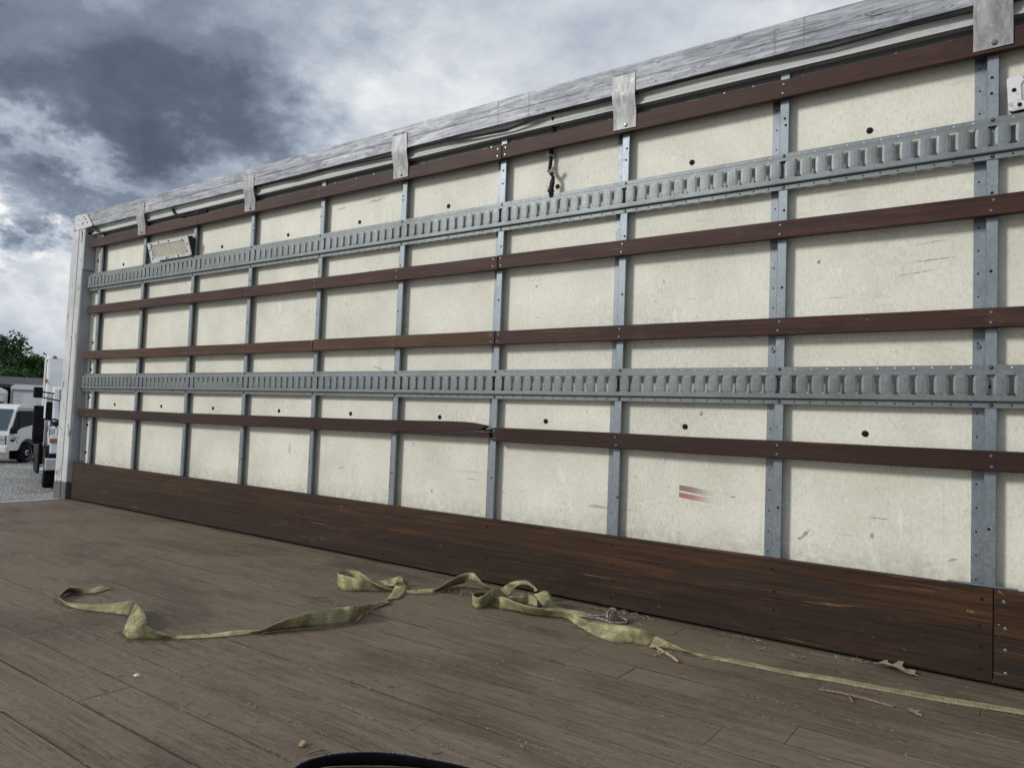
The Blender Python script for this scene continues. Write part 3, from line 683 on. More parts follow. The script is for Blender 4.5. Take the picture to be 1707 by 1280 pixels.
# strap shapes: pairs of edge points in metres
SD = {"webA":[[[3.2989,-1.1635,0.002],[3.2748,-1.154,0.003]],[[3.3243,-1.2215,0.002],[3.2765,-1.1945,0.013]],[[3.3158,-1.2455,0.002],[3.287,-1.2377,0.008]],[[3.2841,-1.2738,0.002],[3.3128,-1.2832,0.028]],[[3.248,-1.2877,0.002],[3.2952,-1.3099,0.03]],[[3.2758,-1.3217,0.002],[3.3177,-1.3411,0.025]],[[3.3339,-1.3617,0.002],[3.3661,-1.3764,0.02]],[[3.3895,-1.375,0.002],[3.4128,-1.3874,0.02]],[[3.4523,-1.3766,0.002],[3.4376,-1.373,0.01]],[[3.5192,-1.3647,0.002],[3.4534,-1.3352,0.004]],[[3.5822,-1.3426,0.002],[3.5306,-1.3237,0.0125]],[[3.6493,-1.3186,0.002],[3.599,-1.3096,0.0248]],[[3.6989,-1.296,0.002],[3.6574,-1.2868,0.0385]],[[3.6997,-1.2908,0.004],[3.6651,-1.2615,0.0368]]],"webB":[[[3.7139,-1.3001,0.006],[3.6782,-1.2621,0.032]],[[3.7744,-1.3392,0.004],[3.768,-1.2934,0.0355]],[[3.8281,-1.3732,0.003],[3.847,-1.3212,0.0366]],[[3.883,-1.4066,0.003],[3.9091,-1.3468,0.0264]]],"webC":[[[3.8863,-1.4091,0.002],[3.8982,-1.4148,0.012]],[[3.9248,-1.4198,0.002],[3.941,-1.416,0.03]],[[3.9614,-1.4213,0.002],[3.9907,-1.4222,0.0497]],[[3.99,-1.4103,0.002],[4.0072,-1.4132,0.0552]],[[4.0176,-1.377,0.002],[4.0192,-1.3797,0.03]],[[4.0337,-1.3503,0.002],[4.0485,-1.3597,0.018]],[[4.0631,-1.3309,0.002],[4.0464,-1.3215,0.006]],[[4.0979,-1.2869,0.002],[4.0799,-1.2762,0.006]],[[4.1311,-1.2361,0.002],[4.1065,-1.2206,0.006]],[[4.1624,-1.1827,0.002],[4.1449,-1.1714,0.012]],[[4.1843,-1.1304,0.002],[4.2019,-1.1386,0.016]],[[4.1971,-1.0866,0.002],[4.2191,-1.1046,0.03]],[[4.2193,-1.0376,0.002],[4.2437,-1.0646,0.0445]],[[4.2458,-0.9906,0.002],[4.2576,-1.0091,0.0535]],[[4.2761,-0.9396,0.002],[4.2691,-0.9549,0.0554]],[[4.3045,-0.8854,0.002],[4.2834,-0.8886,0.055]],[[4.2998,-0.8308,0.002],[4.311,-0.8382,0.0564]],[[4.2466,-0.7357,0.003],[4.2195,-0.6907,0.02]],[[4.2352,-0.6628,0.006],[4.2074,-0.6146,0.012]],[[4.2203,-0.583,0.006],[4.1766,-0.547,0.008]]],"webD":[[[4.1958,-0.5051,0.004],[4.1748,-0.5526,0.006]],[[4.1561,-0.4326,0.004],[4.1364,-0.4877,0.01]],[[4.0982,-0.354,0.004],[4.0598,-0.3889,0.012]],[[4.0241,-0.2952,0.006],[3.9682,-0.2932,0.0088]],[[3.9784,-0.27,0.02],[3.9311,-0.2423,0.0086]]],"webE":[[[4.0589,-0.3897,0.012],[4.0422,-0.3457,0.0423]],[[4.0221,-0.3928,0.006],[3.9931,-0.3487,0.0247]],[[3.9738,-0.3935,0.003],[3.9438,-0.3566,0.01]],[[3.9277,-0.3893,0.002],[3.91,-0.3726,0.006]]],"webF":[[[4.0907,-0.4253,0.002],[4.0962,-0.4274,0.01]],[[4.041,-0.4746,0.002],[4.0147,-0.4504,0.022]],[[4.005,-0.5171,0.002],[4.021,-0.5352,0.0525]],[[3.9736,-0.5482,0.002],[3.968,-0.5466,0.0577]],[[3.9341,-0.5571,0.002],[3.923,-0.551,0.0599]],[[3.8749,-0.5295,0.002],[3.8804,-0.5378,0.0571]],[[3.8438,-0.4886,0.002],[3.8247,-0.4671,0.05]],[[3.8547,-0.4405,0.002],[3.8263,-0.4255,0.0479]],[[3.9026,-0.4294,0.002],[3.8711,-0.4189,0.0471]],[[3.951,-0.4354,0.002],[3.9742,-0.4761,0.052]],[[4.0113,-0.4459,0.002],[4.0296,-0.4813,0.036]],[[4.0728,-0.4431,0.002],[4.077,-0.4564,0.02]],[[4.1114,-0.4183,0.002],[4.1077,-0.4149,0.007]],[[4.1469,-0.4067,0.002],[4.1279,-0.3869,0.004]],[[4.1885,-0.3855,0.002],[4.1502,-0.3442,0.004]],[[4.2141,-0.3468,0.002],[4.1842,-0.3226,0.01]],[[4.2153,-0.2794,0.004],[4.2386,-0.3247,0.022]],[[4.2209,-0.215,0.01],[4.2498,-0.2694,0.045]],[[4.2471,-0.1783,0.02],[4.2719,-0.2251,0.064]],[[4.274,-0.1977,0.03],[4.294,-0.1955,0.072]],[[4.2838,-0.1965,0.04],[4.3186,-0.1957,0.074]],[[4.3195,-0.19,0.04],[4.3621,-0.2174,0.06]],[[4.3417,-0.1701,0.022],[4.3962,-0.2133,0.036]],[[4.3743,-0.1641,0.008],[4.3963,-0.1649,0.014]]],"webG":[[[4.5372,-0.2437,0.03],[4.5317,-0.2266,0.03]],[[4.514,-0.2756,0.01],[4.4718,-0.2347,0.045]],[[4.5126,-0.3364,0.003],[4.5054,-0.3259,0.0584]],[[4.5163,-0.3848,0.002],[4.5299,-0.3972,0.0549]],[[4.4972,-0.4032,0.002],[4.5067,-0.4137,0.045]],[[4.4575,-0.3754,0.002],[4.4649,-0.3875,0.045]],[[4.4165,-0.3099,0.002],[4.4519,-0.353,0.045]],[[4.4305,-0.265,0.002],[4.4585,-0.3037,0.04]]],"webH":[[[4.5192,-0.3361,0.002],[4.5067,-0.2938,0.02]],[[4.5672,-0.347,0.002],[4.5838,-0.3549,0.05]],[[4.6403,-0.3407,0.002],[4.6591,-0.3701,0.045]],[[4.7135,-0.3377,0.002],[4.7308,-0.3843,0.045]],[[4.7714,-0.314,0.002],[4.7732,-0.3568,0.04]],[[4.8221,-0.2992,0.002],[4.8197,-0.3361,0.04]],[[4.8601,-0.3136,0.002],[4.8667,-0.317,0.035]],[[4.8954,-0.339,0.003],[4.9011,-0.2957,0.016]],[[4.9207,-0.3531,0.002],[4.9256,-0.2986,0.0138]],[[4.9858,-0.3946,0.002],[4.9975,-0.3492,0.0326]],[[5.0416,-0.4184,0.002],[5.0757,-0.3873,0.048]],[[5.0948,-0.4211,0.002],[5.1283,-0.39,0.0518]],[[5.1385,-0.3971,0.002],[5.1694,-0.3705,0.043]],[[5.1846,-0.3788,0.002],[5.1899,-0.3274,0.0235]],[[5.1935,-0.3675,0.002],[5.1698,-0.3265,0.025]],[[5.2553,-0.365,0.002],[5.2434,-0.3569,0.02]],[[5.318,-0.3693,0.002],[5.3078,-0.3819,0.014]],[[5.3637,-0.3724,0.002],[5.3583,-0.3587,0.006]],[[5.4404,-0.3662,0.002],[5.4332,-0.3252,0.003]],[[5.548,-0.3596,0.002],[5.5361,-0.3201,0.003]],[[5.6368,-0.3502,0.002],[5.6278,-0.3157,0.003]],[[5.7263,-0.3326,0.002],[5.7165,-0.2879,0.003]],[[5.8137,-0.3217,0.002],[5.8059,-0.2777,0.003]],[[5.8975,-0.3091,0.002],[5.8911,-0.2638,0.003]],[[6.0046,-0.2951,0.002],[5.9999,-0.2447,0.003]],[[6.0809,-0.2759,0.002],[6.0783,-0.2319,0.003]],[[6.1827,-0.2527,0.002],[6.1821,-0.2073,0.003]],[[6.3194,-0.2314,0.002],[6.3217,-0.1775,0.003]]],"webI":[[[4.5485,-0.2734,0.03],[4.4995,-0.2538,0.0488]],[[4.5683,-0.2836,0.05],[4.5231,-0.2546,0.0658]],[[4.5627,-0.2485,0.062],[4.5153,-0.2063,0.07]],[[4.5617,-0.2094,0.068],[4.5427,-0.1876,0.078]],[[4.5776,-0.1786,0.064],[4.5677,-0.173,0.078]],[[4.5958,-0.1652,0.05],[4.5993,-0.1661,0.06]],[[4.5936,-0.1611,0.038],[4.6194,-0.1726,0.048]]],"webJ":[[[4.6534,-0.2238,0.002],[4.6461,-0.2147,0.03]],[[4.6086,-0.2202,0.002],[4.628,-0.2223,0.04]],[[4.5579,-0.2142,0.004],[4.5307,-0.1663,0.0141]],[[4.5074,-0.2104,0.01],[4.4749,-0.1651,0.0045]]],"webK":[[[4.6218,-0.2033,0.04],[4.6398,-0.1817,0.048]],[[4.6736,-0.2568,0.042],[4.6805,-0.2054,0.0629]],[[4.7022,-0.2656,0.025],[4.7081,-0.2159,0.0503]],[[4.7133,-0.2548,0.012],[4.7205,-0.2056,0.02]],[[4.7505,-0.2425,0.006],[4.7409,-0.1923,0.008]],[[4.8059,-0.2332,0.004],[4.7783,-0.1823,0.006]],[[4.8603,-0.2343,0.005],[4.832,-0.1751,0.007]],[[4.885,-0.2367,0.008],[4.8673,-0.1953,0.01]]],"blue":[[[5.0371,-1.6764,0.002],[5.068,-1.7117,0.03]],[[5.0339,-1.6209,0.002],[5.0624,-1.6761,0.04]],[[5.0395,-1.5959,0.002],[5.0679,-1.6476,0.045]],[[5.0493,-1.5777,0.002],[5.09,-1.6157,0.05]],[[5.0806,-1.547,0.002],[5.1153,-1.5816,0.05]],[[5.1169,-1.5164,0.002],[5.1489,-1.5504,0.05]],[[5.1501,-1.4908,0.002],[5.1838,-1.5283,0.05]],[[5.1895,-1.4675,0.002],[5.2273,-1.5114,0.05]],[[5.2308,-1.4467,0.002],[5.2713,-1.4962,0.05]],[[5.2768,-1.4322,0.002],[5.3168,-1.4841,0.05]],[[5.3274,-1.4252,0.002],[5.3584,-1.4777,0.05]]],"hook":[[4.8743,-0.2284,0.012],[4.9132,-0.2148,0.014],[4.9358,-0.193,0.02],[4.954,-0.2016,0.04],[4.9633,-0.198,0.045],[4.9726,-0.1971,0.04],[4.9659,-0.1905,0.02],[4.972,-0.223,0.01],[4.9726,-0.2397,0.006],[4.995,-0.2184,0.005],[5.0159,-0.1938,0.005],[5.0104,-0.174,0.006],[4.9824,-0.1724,0.012],[4.9659,-0.1905,0.02]],"hook2":[[4.8823,-0.2317,0.005],[4.9154,-0.2182,0.005],[4.9564,-0.2251,0.006],[4.9463,-0.2067,0.012],[4.9411,-0.201,0.025],[4.9502,-0.1998,0.04],[4.9595,-0.2016,0.045],[4.9674,-0.2022,0.04],[4.9565,-0.1996,0.02],[4.9621,-0.2223,0.008]]}

# ================================================================= things on the wall
def lamp(corners, name, label, mesh_lens, depth=.045, far=False):
    BL, BR, TR, TL = [Vector(p) for p in corners]
    u = (BR - BL).normalized(); v = (TL - BL); v = (v - u * v.dot(u)).normalized(); n = u.cross(v)
    if n.y > 0: n = -n
    Lx = (BR - BL).length; Ly = (TL - BL).length
    def P(a, b_, c_): return BL + u * a * Lx + v * b_ * Ly + n * c_
    root = empty(name, BL); tag(root, label, 'light fixture')
    def sh(name, ps, d0, d1, m_, parent, bev=.0015):
        vs = [P(a, b_, d0) for a, b_ in ps] + [P(a, b_, d1) for a, b_ in ps]; k = len(ps)
        mb = MB(); mb.add([q - BL for q in vs], [tuple(range(k)), tuple(range(k, 2 * k))] + [(i, (i + 1) % k, k + (i + 1) % k, k + i) for i in range(k)])
        return mb.build(name, m_, parent, bevel=bev)
    c8 = [(.02, 0), (.98, 0), (1, .05), (1, .95), (.98, 1), (.02, 1), (0, .95), (0, .05)]
    sh('housing', [(a * .985 + .0075, b_ * .97 + .015) for a, b_ in c8], -depth, -.004, 'dark_hole', root)
    # frame: four bars around the lens, each butted to the next
    fr = MB()
    fx, fy = .072, .17
    outer = c8; inner = [(fx + .02, fy), (1 - fx - .02, fy), (1 - fx, fy + .1), (1 - fx, 1 - fy - .1), (1 - fx - .02, 1 - fy), (fx + .02, 1 - fy), (fx, 1 - fy - .1), (fx, fy + .1)]
    vs = [P(a, b_, .0) - BL for a, b_ in outer] + [P(a, b_, .0) - BL for a, b_ in inner] + [P(a, b_, -.006) - BL for a, b_ in outer] + [P(a, b_, -.006) - BL for a, b_ in inner]
    fs = []
    for i in range(8):
        j = (i + 1) % 8
        fs += [(i, j, 8 + j, 8 + i), (16 + i, 16 + j, 24 + j, 24 + i), (i, j, 16 + j, 16 + i), (8 + i, 8 + j, 24 + j, 24 + i)]
    fr.add(vs, fs); fr.build('frame', M['lampframe'], root)
    sh('lens', inner, -.009, -.0035, mesh_lens, root, 0)
    s_ = MB()
    for a, b_ in ((.3, .93), (.55, .93), (.87, .86), (.965, .62), (.93, .25), (.7, .07), (.4, .07), (.06, .15), (.035, .6), (.1, .9)):
        s_.dome(P(a, b_, .0002) - BL, .0062, .003, 7, n)
    s_.build('screws', 'dark', root, kind='stuff')
    return root
def f_lampframe(t, b):
    c = coords(t)
    t.set(b.inputs['Base Color'], t.mix(t.step(t.noise(c, 30, 5, .7), .5, .68), (.66, .665, .67), (.30, .29, .27)))
M['lampframe'] = mat('scuffed_white_metal', f_lampframe, .5)
def f_lens(t, b):
    c = coords(t)
    w_ = t.new('ShaderNodeTexVoronoi'); t.set(w_.inputs['Vector'], c); w_.inputs['Scale'].default_value = 130
    t.set(b.inputs['Base Color'], t.mix(t.step(t.noise(c, 12, 4, .6), .4, .7), (.52, .50, .43), (.40, .37, .30)))
    bump(t, b, w_.outputs['Distance'], .6, .002)
M['lens'] = mat('yellowed_prism_lens', f_lens, .3)
lamp([(1.349, -.050, 1.676), (1.831, -.050, 1.673), (1.824, -.094, 1.826), (1.347, -.088, 1.792)], 'light_fixture', 'tilted white framed rectangular light resting on the upper slotted track near the far end', M['lens'])
lamp([(6.135, -.042, 1.676), (6.60, -.042, 1.70), (6.585, -.060, 1.86), (6.118, -.052, 1.765 + .01)], 'light_fixture', 'white framed light with wire mesh cut off by the right edge of the photo', M['lens'])

cab = MB()
cab.tube([(2.45, -.06, 2.005), (2.7, -.060, 2.006), (2.85, -.060, 2.000), (3.08, -.061, 2.006), (3.4, -.060, 1.999), (3.6, -.060, 1.994), (3.75, -.061, 2.003), (4.0, -.060, 1.999), (4.16, -.061, 1.990), (4.32, -.065, 1.984), (4.40, -.065, 1.998), (4.53, -.061, 2.006), (4.68, -.060, 2.002), (4.9, -.061, 2.003), (5.16, -.060, 2.008), (5.4, -.060, 2.005), (5.64, -.061, 1.996), (5.87, -.061, 2.003), (6.04, -.060, 2.0), (6.5, -.061, 2.003), (7.2, -.060, 2.0)], .0045, 6)
cab.tube([(3.9, -.063, 2.000), (4.16, -.065, 1.983), (4.30, -.068, 1.975), (4.40, -.069, 1.990), (4.50, -.065, 2.004), (4.62, -.063, 2.003)], .0026, 6)
tag(cab.build('cable', 'black', smooth=True), 'thin black cable sagging along under the scuffed aluminium top beam', 'cable')
root = empty('hose', (4.52, -.04, 1.99)); tag(root, 'short black hose hanging behind the top slat down to the slotted track', 'hose')
O = Vector((4.52, -.04, 1.99))
hs = MB(); hs.tube([Vector(p) - O for p in [(4.528, -.040, 2.000), (4.524, -.030, 1.96), (4.515, -.020, 1.92), (4.510, -.018, 1.86), (4.508, -.022, 1.80), (4.509, -.030, 1.775), (4.522, -.034, 1.758), (4.534, -.036, 1.742), (4.532, -.038, 1.72), (4.527, -.040, 1.68), (4.526, -.030, 1.655)]], [.0085] * 6 + [.007, .007] + [.0105, .0105, .0095], 8)
hs.build('tubing', 'black', root, smooth=True)
for a, b_ in (((4.503, -.038, 1.845), (4.519, -.004, 1.845)), ((4.512, -.045, 1.772), (4.528, -.022, 1.760)), ((4.518, -.046, 1.757), (4.546, -.040, 1.785)), ((4.518, -.052, 1.684), (4.537, -.030, 1.682))):
    hs = MB(); hs.tube([Vector(a) - O, Vector(b_) - O], .0075, 6); hs.build('hose_clamp', 'steel', root)
hz = MB(); hz.tube([(1.585, -.052, 2.006), (1.59, -.054, 1.99), (1.61, -.055, 1.972), (1.65, -.054, 1.955), (1.71, -.050, 1.942), (1.78, -.046, 1.937), (1.85, -.04, 1.938), (1.95, -.03, 1.945)], .0085, 8)
tag(hz.build('hose', 'black', smooth=True), 'curved black hose poking out under the top beam above the tilted light', 'hose')

# ================================================================= webbing straps
def ribbon(name, data, m, parent, thick=.0022, sub=8):
    A_ = [Vector(p[0]) for p in data]; B_ = [Vector(p[1]) for p in data]
    def cr(P_, i, t):
        p0, p1, p2, p3 = P_[max(i - 1, 0)], P_[i], P_[min(i + 1, len(P_) - 1)], P_[min(i + 2, len(P_) - 1)]
        # centripetal-like damping keeps short stations from looping
        a = (p2 - p0) * .5; b_ = (p3 - p1) * .5; L = (p2 - p1).length
        if a.length > L: a = a * (L / a.length)
        if b_.length > L: b_ = b_ * (L / b_.length)
        h1 = 2 * t ** 3 - 3 * t * t + 1; h2 = t ** 3 - 2 * t * t + t; h3 = -2 * t ** 3 + 3 * t * t; h4 = t ** 3 - t * t
        return p1 * h1 + a * h2 + p2 * h3 + b_ * h4
    rows = []; 
    for i in range(len(A_) - 1):
        for k in range(sub): rows.append((cr(A_, i, k / sub), cr(B_, i, k / sub)))
    rows.append((A_[-1], B_[-1]))
    K = 4; vs = []; us = []; u_ = 0
    for i, (a, b_) in enumerate(rows):
        if i: u_ += ((a + b_) / 2 - (rows[i - 1][0] + rows[i - 1][1]) / 2).length
        for k in range(K + 1):
            q = a.lerp(b_, k / K); q.z = max(q.z, .0018); vs.append(q); us.append((u_, k / K))
    fs = [(i * (K + 1) + k, i * (K + 1) + k + 1, (i + 1) * (K + 1) + k + 1, (i + 1) * (K + 1) + k) for i in range(len(rows) - 1) for k in range(K)]
    me = bpy.data.meshes.new(name); me.from_pydata(vs, [], fs)
    uvl = me.uv_layers.new(name='UVMap')
    for lp in me.loops: uvl.data[lp.index].uv = us[lp.vertex_index]
    for p in me.polygons: p.use_smooth = True
    me.materials.append(M[m])
    o = bpy.data.objects.new(name, me); COL.objects.link(o); o.parent = parent
    sm = o.modifiers.new('thickness', 'SOLIDIFY'); sm.thickness = thick; sm.offset = 0
    return o
strap = empty('cargo_strap'); tag(strap, 'long dirty yellow webbing strap lying tangled across the plank floor', 'strap')
for key in 'ABCDEFGHIJK': ribbon('webbing', SD['web' + key], 'web', strap)
hk = empty('hook', (0, 0, 0)); hk.parent = strap
def smoothpath(P_, n=5):
    P_ = [Vector(p) for p in P_]; out = []
    for i in range(len(P_) - 1):
        p0, p1, p2, p3 = P_[max(i - 1, 0)], P_[i], P_[i + 1], P_[min(i + 2, len(P_) - 1)]
        for k in range(n):
            t = k / n; out.append(.5 * ((2 * p1) + (p2 - p0) * t + (2 * p0 - 5 * p1 + 4 * p2 - p3) * t * t + (3 * p1 - p0 - 3 * p2 + p3) * t ** 3))
    return out + [P_[-1]]
MB().tube(smoothpath(SD['hook']), .0048, 8).build('wire', 'steel', hk, smooth=True)
MB().tube(smoothpath(SD['hook2']), .0048, 8).build('wire', 'steel', hk, smooth=True)
bs = empty('cargo_strap'); tag(bs, 'dark navy webbing strap looped on edge at the bottom of the photo', 'strap')
ribbon('webbing', SD['blue'], 'web2', bs)
# the loop goes on below the picture
a0, a1 = SD['blue'][0], SD['blue'][-1]
lp = []
pA = Vector(a0[0]); pB = Vector(a1[0]); mid = (pA + pB) / 2; dirv = Vector((-.2, -1, 0)).normalized() * .28
for i in range(9):
    t = i / 8; c_ = pA.lerp(pB, t) + dirv * sin(pi * t); lp.append((c_, c_ + Vector((0, 0, .055)) + (Vector(a0[1]) - Vector(a0[0]) - Vector((0, 0, .055))) * max(0, 1 - t * 6) + (Vector(a1[1]) - Vector(a1[0]) - Vector((0, 0, .055))) * max(0, t * 6 - 5)))
ribbon('webbing', lp, 'web2', bs)

# ================================================================= litter on the floor
M['leaf'] = mat('dry_leaf', lambda t, b: t.set(b.inputs['Base Color'], t.mix(t.step(t.noise(coords(t), 60, 4), .4, .65), (.20, .155, .115), (.30, .25, .19))), .7)
M['straw'] = mat('pale_straw', lambda t, b: t.set(b.inputs['Base Color'], t.mix(t.step(t.noise(coords(t), 90, 4), .4, .65), (.40, .31, .19), (.24, .17, .10))), .7)
M['bark'] = mat('dry_bark', lambda t, b: t.set(b.inputs['Base Color'], t.mix(t.step(t.noise(coords(t), 150, 4), .4, .65), (.14, .10, .07), (.24, .18, .125))), .8)
M['chip'] = mat('pale_wood_chip', lambda t, b: t.set(b.inputs['Base Color'], t.mix(t.step(t.noise(coords(t), 220, 4), .4, .65), (.42, .31, .18), (.20, .13, .08))), .7)
def leaf(loc, rz, size, label, curl=.25, seed=1):
    rg = random.Random(seed)
    # one half outline of a lobed oak leaf, along its midrib
    h = [(0, .012), (.12, .03), (.20, .17), (.27, .22), (.30, .08), (.42, .07), (.50, .30), (.60, .40), (.60, .16), (.70, .09), (.80, .20), (.90, .22), (.86, .07), (1.0, .0)]
    mid = [(a, 0) for a, _ in h]
    vs = []; fs = []
    def zf(a, b_): return size * (curl * (abs(b_) ** 1.2) + .10 * sin(a * 5) * .5 + .05)
    for s_ in (1, -1):
        o = len(vs)
        for (a, b_) in h: vs.append((a * size, s_ * b_ * size * rg.uniform(.8, 1.15), zf(a, b_)))
        for (a, _) in mid: vs.append((a * size, 0, zf(a, 0) - size * .01))
        n_ = len(h)
        for i in range(n_ - 1): fs.append((o + i, o + i + 1, o + n_ + i + 1, o + n_ + i))
    m_ = MB(); m_.add(vs, fs); o = m_.build('leaf', 'leaf'); o.location = loc; o.rotation_euler = (0, 0, rz)
    o.modifiers.new('thickness', 'SOLIDIFY').thickness = .0006
    return tag(o, label, 'leaf', 'dry leaves on the plank floor')
leaf((5.80, -.085, .003), radians(-8), .125, 'curled lobed dry leaf against the kick board at the right', .35, 2)
leaf((5.935, -.425, .002), radians(-35), .045, 'small dry leaf scrap lying on the near side of the yellow strap', .3, 5)
leaf((4.955, -.02 - .22, .002), radians(40), .04, 'tiny brown leaf beside the metal strap hook', .3, 8)
def twig(pts, r, m_, label, extra=()):
    o = MB(); base = Vector(pts[0])
    o.tube([Vector(p) - base for p in pts], r, 6)
    for e_ in extra: o.tube([Vector(p) - base for p in e_], r * .7, 5)
    ob = o.build('twig', m_); ob.location = base
    return tag(ob, label, 'twig', 'twigs and chips on the plank floor')
twig([(5.196, -.375, .006), (5.225, -.405, .012), (5.262, -.432, .010), (5.300, -.455, .009), (5.332, -.480, .006)], .0038, 'straw', 'broken pale straw twig lying beside the flat run of yellow strap',
     [[(5.20, -.40, .006), (5.235, -.41, .014), (5.25, -.44, .006)], [(5.25, -.47, .005), (5.27, -.44, .012), (5.285, -.425, .01)], [(5.225, -.385, .01), (5.245, -.40, .02), (5.262, -.39, .014)]])
twig([(5.722, -.432, .005), (5.77, -.425, .006), (5.83, -.425, .006), (5.905, -.432, .004)], .0032, 'bark', 'thin brown twig lying below the strap at the lower right', [[(5.80, -.425, .006), (5.805, -.455, .009), (5.815, -.47, .004)]])
twig([(4.975, -1.573, .004), (4.985, -1.556, .006), (4.99, -1.54, .004)], .0018, 'bark', 'thin dark sliver beside the navy strap loop')
twig([(3.93, -.715, .003), (3.96, -.70, .004), (3.985, -.672, .003)], .0022, 'bark', 'short dark twig behind the looped end of the yellow strap')
ch = MB(); ch.box(-.010, .010, -.0065, .0065, 0, .007)
ch = ch.build('wood_chip', 'chip', bevel=.002); ch.location = (4.93, -1.552, .0005); ch.rotation_euler = (0, .1, radians(-62))
tag(ch, 'pale wooden chip above the navy strap loop', 'wood chip', 'twigs and chips on the plank floor')
ch = MB(); ch.add([(-.010, -.006, 0), (.009, -.008, 0), (.012, .004, 0), (-.004, .009, 0), (0, 0, .006)], [(0, 1, 4), (1, 2, 4), (2, 3, 4), (3, 0, 4), (0, 3, 2, 1)])
ch = ch.build('paint_flake', 'lampframe'); ch.location = (4.272, -1.566, .0005)
tag(ch, 'white flake on the bare planks in the left foreground', 'flake', 'twigs and chips on the plank floor')
# crumbs, fibres and sawdust nobody could count
rg = random.Random(21)
crumb = {'bark': MB(), 'straw': MB(), 'grit': MB(), 'lampframe': MB()}
def crumb_at(X, Y, r, kind, z=.0):
    a = rg.random() * 6.3; e = rg.uniform(.35, 1)
    vs = [(X + r * cos(a + q) * (1 if j % 2 else e), Y + r * sin(a + q) * (1 if j % 2 else e), z + .0002) for j, q in enumerate((0, 1.6, 3.1, 4.7))] + [(X, Y, z + r * rg.uniform(.3, .8))]
    crumb[kind].add(vs, [(0, 1, 4), (1, 2, 4), (2, 3, 4), (3, 0, 4)])
def fibre(X, Y, L, r, kind, z=.001, lift=.3):
    a = rg.random() * 6.3; bnd = rg.uniform(-.8, .8); p = Vector((X, Y, z + r)); pts = [p.copy()]
    for j in range(3):
        p = p + Vector((cos(a), sin(a), rg.uniform(-.2, 1) * lift)) * L / 3; p.z = max(p.z, z + r); a += bnd; pts.append(p.copy())
    crumb[kind].tube(pts, r, 3, False)
for _ in range(5200):
    X = rg.uniform(1.5, 6.6); Y = rg.uniform(-2.1, -.06); r = rg.choice((.0008, .001, .0014, .002)) * rg.uniform(.7, 1.3)
    if rg.random() < .5: Y = rg.choice(ys[1:15]) + rg.gauss(0, .006)
    crumb_at(X, Y, r, rg.choices(('bark', 'straw', 'grit', 'lampframe'), (46, 26, 36, 5))[0])
for _ in range(260):
    fibre(rg.uniform(2.5, 6.5), rg.uniform(-1.9, -.1), rg.uniform(.008, .03), .0007, rg.choice(('bark', 'bark', 'grit', 'straw')), lift=.15)
for _ in range(420):     # dirt line along the kick board
    X = rg.uniform(.6, 6.6); crumb_at(X, -.066 - abs(rg.gauss(0, .010)), rg.uniform(.001, .0035), rg.choices(('bark', 'grit', 'straw'), (5, 4, 1))[0])
for cx_, cy_, s_, nn in ((5.74, -.075, .025, 26), (5.42, -.078, .03, 40), (4.99, -.075, .04, 40), (4.85, -.09, .03, 30), (5.49, -.17, .012, 18), (5.60, -.17, .010, 12)):
    for _ in range(nn): fibre(rg.gauss(cx_, s_), rg.gauss(cy_, s_ * .3), rg.uniform(.008, .022), .0007, rg.choice(('bark', 'straw')), lift=.6)
# chaff heaped on and beside the strap
top = SD['webC']
for _ in range(1500):
    i = rg.randint(14, 18); t = rg.random(); a = Vector(top[i][1]).lerp(Vector(top[i + 1][1]), t); off = rg.gauss(0, .010)
    X = a.x + off * .5; Y = a.y + abs(rg.gauss(0, .012)) * .8
    (fibre(X, Y, rg.uniform(.004, .012), .0006, rg.choice(('bark', 'straw')), z=max(0, a.z * rg.random()), lift=.5) if rg.random() < .4 else crumb_at(X, Y, rg.uniform(.001, .003), rg.choice(('bark', 'bark', 'straw')), z=a.z * rg.random()))
fl = SD['webF']
for _ in range(1500):
    i = rg.randint(12, 17); t = rg.random(); a = Vector(fl[i][0]).lerp(Vector(fl[i + 1][0]), t)
    X = a.x + rg.gauss(.0, .014); Y = a.y + rg.gauss(.012, .014)
    fibre(X, Y, rg.uniform(.005, .018), .0006, rg.choice(('bark', 'straw', 'bark')), lift=.4) if rg.random() < .5 else crumb_at(X, Y, rg.uniform(.001, .003), rg.choice(('bark', 'bark', 'straw')), z=.002)
HEAP = Vector(SD['webF'][17][0])
for _ in range(900):
    X = rg.gauss(HEAP.x + .05, .035); Y = rg.gauss(HEAP.y - .02, .022)
    fibre(X, Y, rg.uniform(.006, .022), .0007, rg.choice(('bark', 'straw', 'bark')), lift=.6)
J_ = Vector(SD['webJ'][2][1])
for _ in range(400):
    fibre(rg.gauss(J_.x + .01, .03), rg.gauss(J_.y + .03, .018), rg.uniform(.006, .022), .0008, rg.choice(('bark', 'straw', 'bark')), z=.0, lift=1.0)
for n_ in ('webA', 'webC', 'webH'):
    for p in SD[n_]:
        for _ in range(26): fibre(p[0][0] + rg.gauss(0, .02), p[0][1] + rg.gauss(-.004, .008), rg.uniform(.004, .012), .0006, 'bark', lift=.2)
for i in (5, 7, 8, 9):
    p = SD['webH'][i][0]
    for _ in range(26): fibre(p[0] + rg.gauss(0, .02), p[1] + rg.gauss(-.01, .008), rg.uniform(.006, .02), .0007, rg.choice(('bark', 'straw')), lift=.4)
for kname, nm in (('bark', 'dirt_crumbs'), ('straw', 'straw_chaff'), ('grit', 'dark_grit'), ('lampframe', 'pale_flecks')):
    tag(crumb[kname].build(nm, kname), kind='stuff')

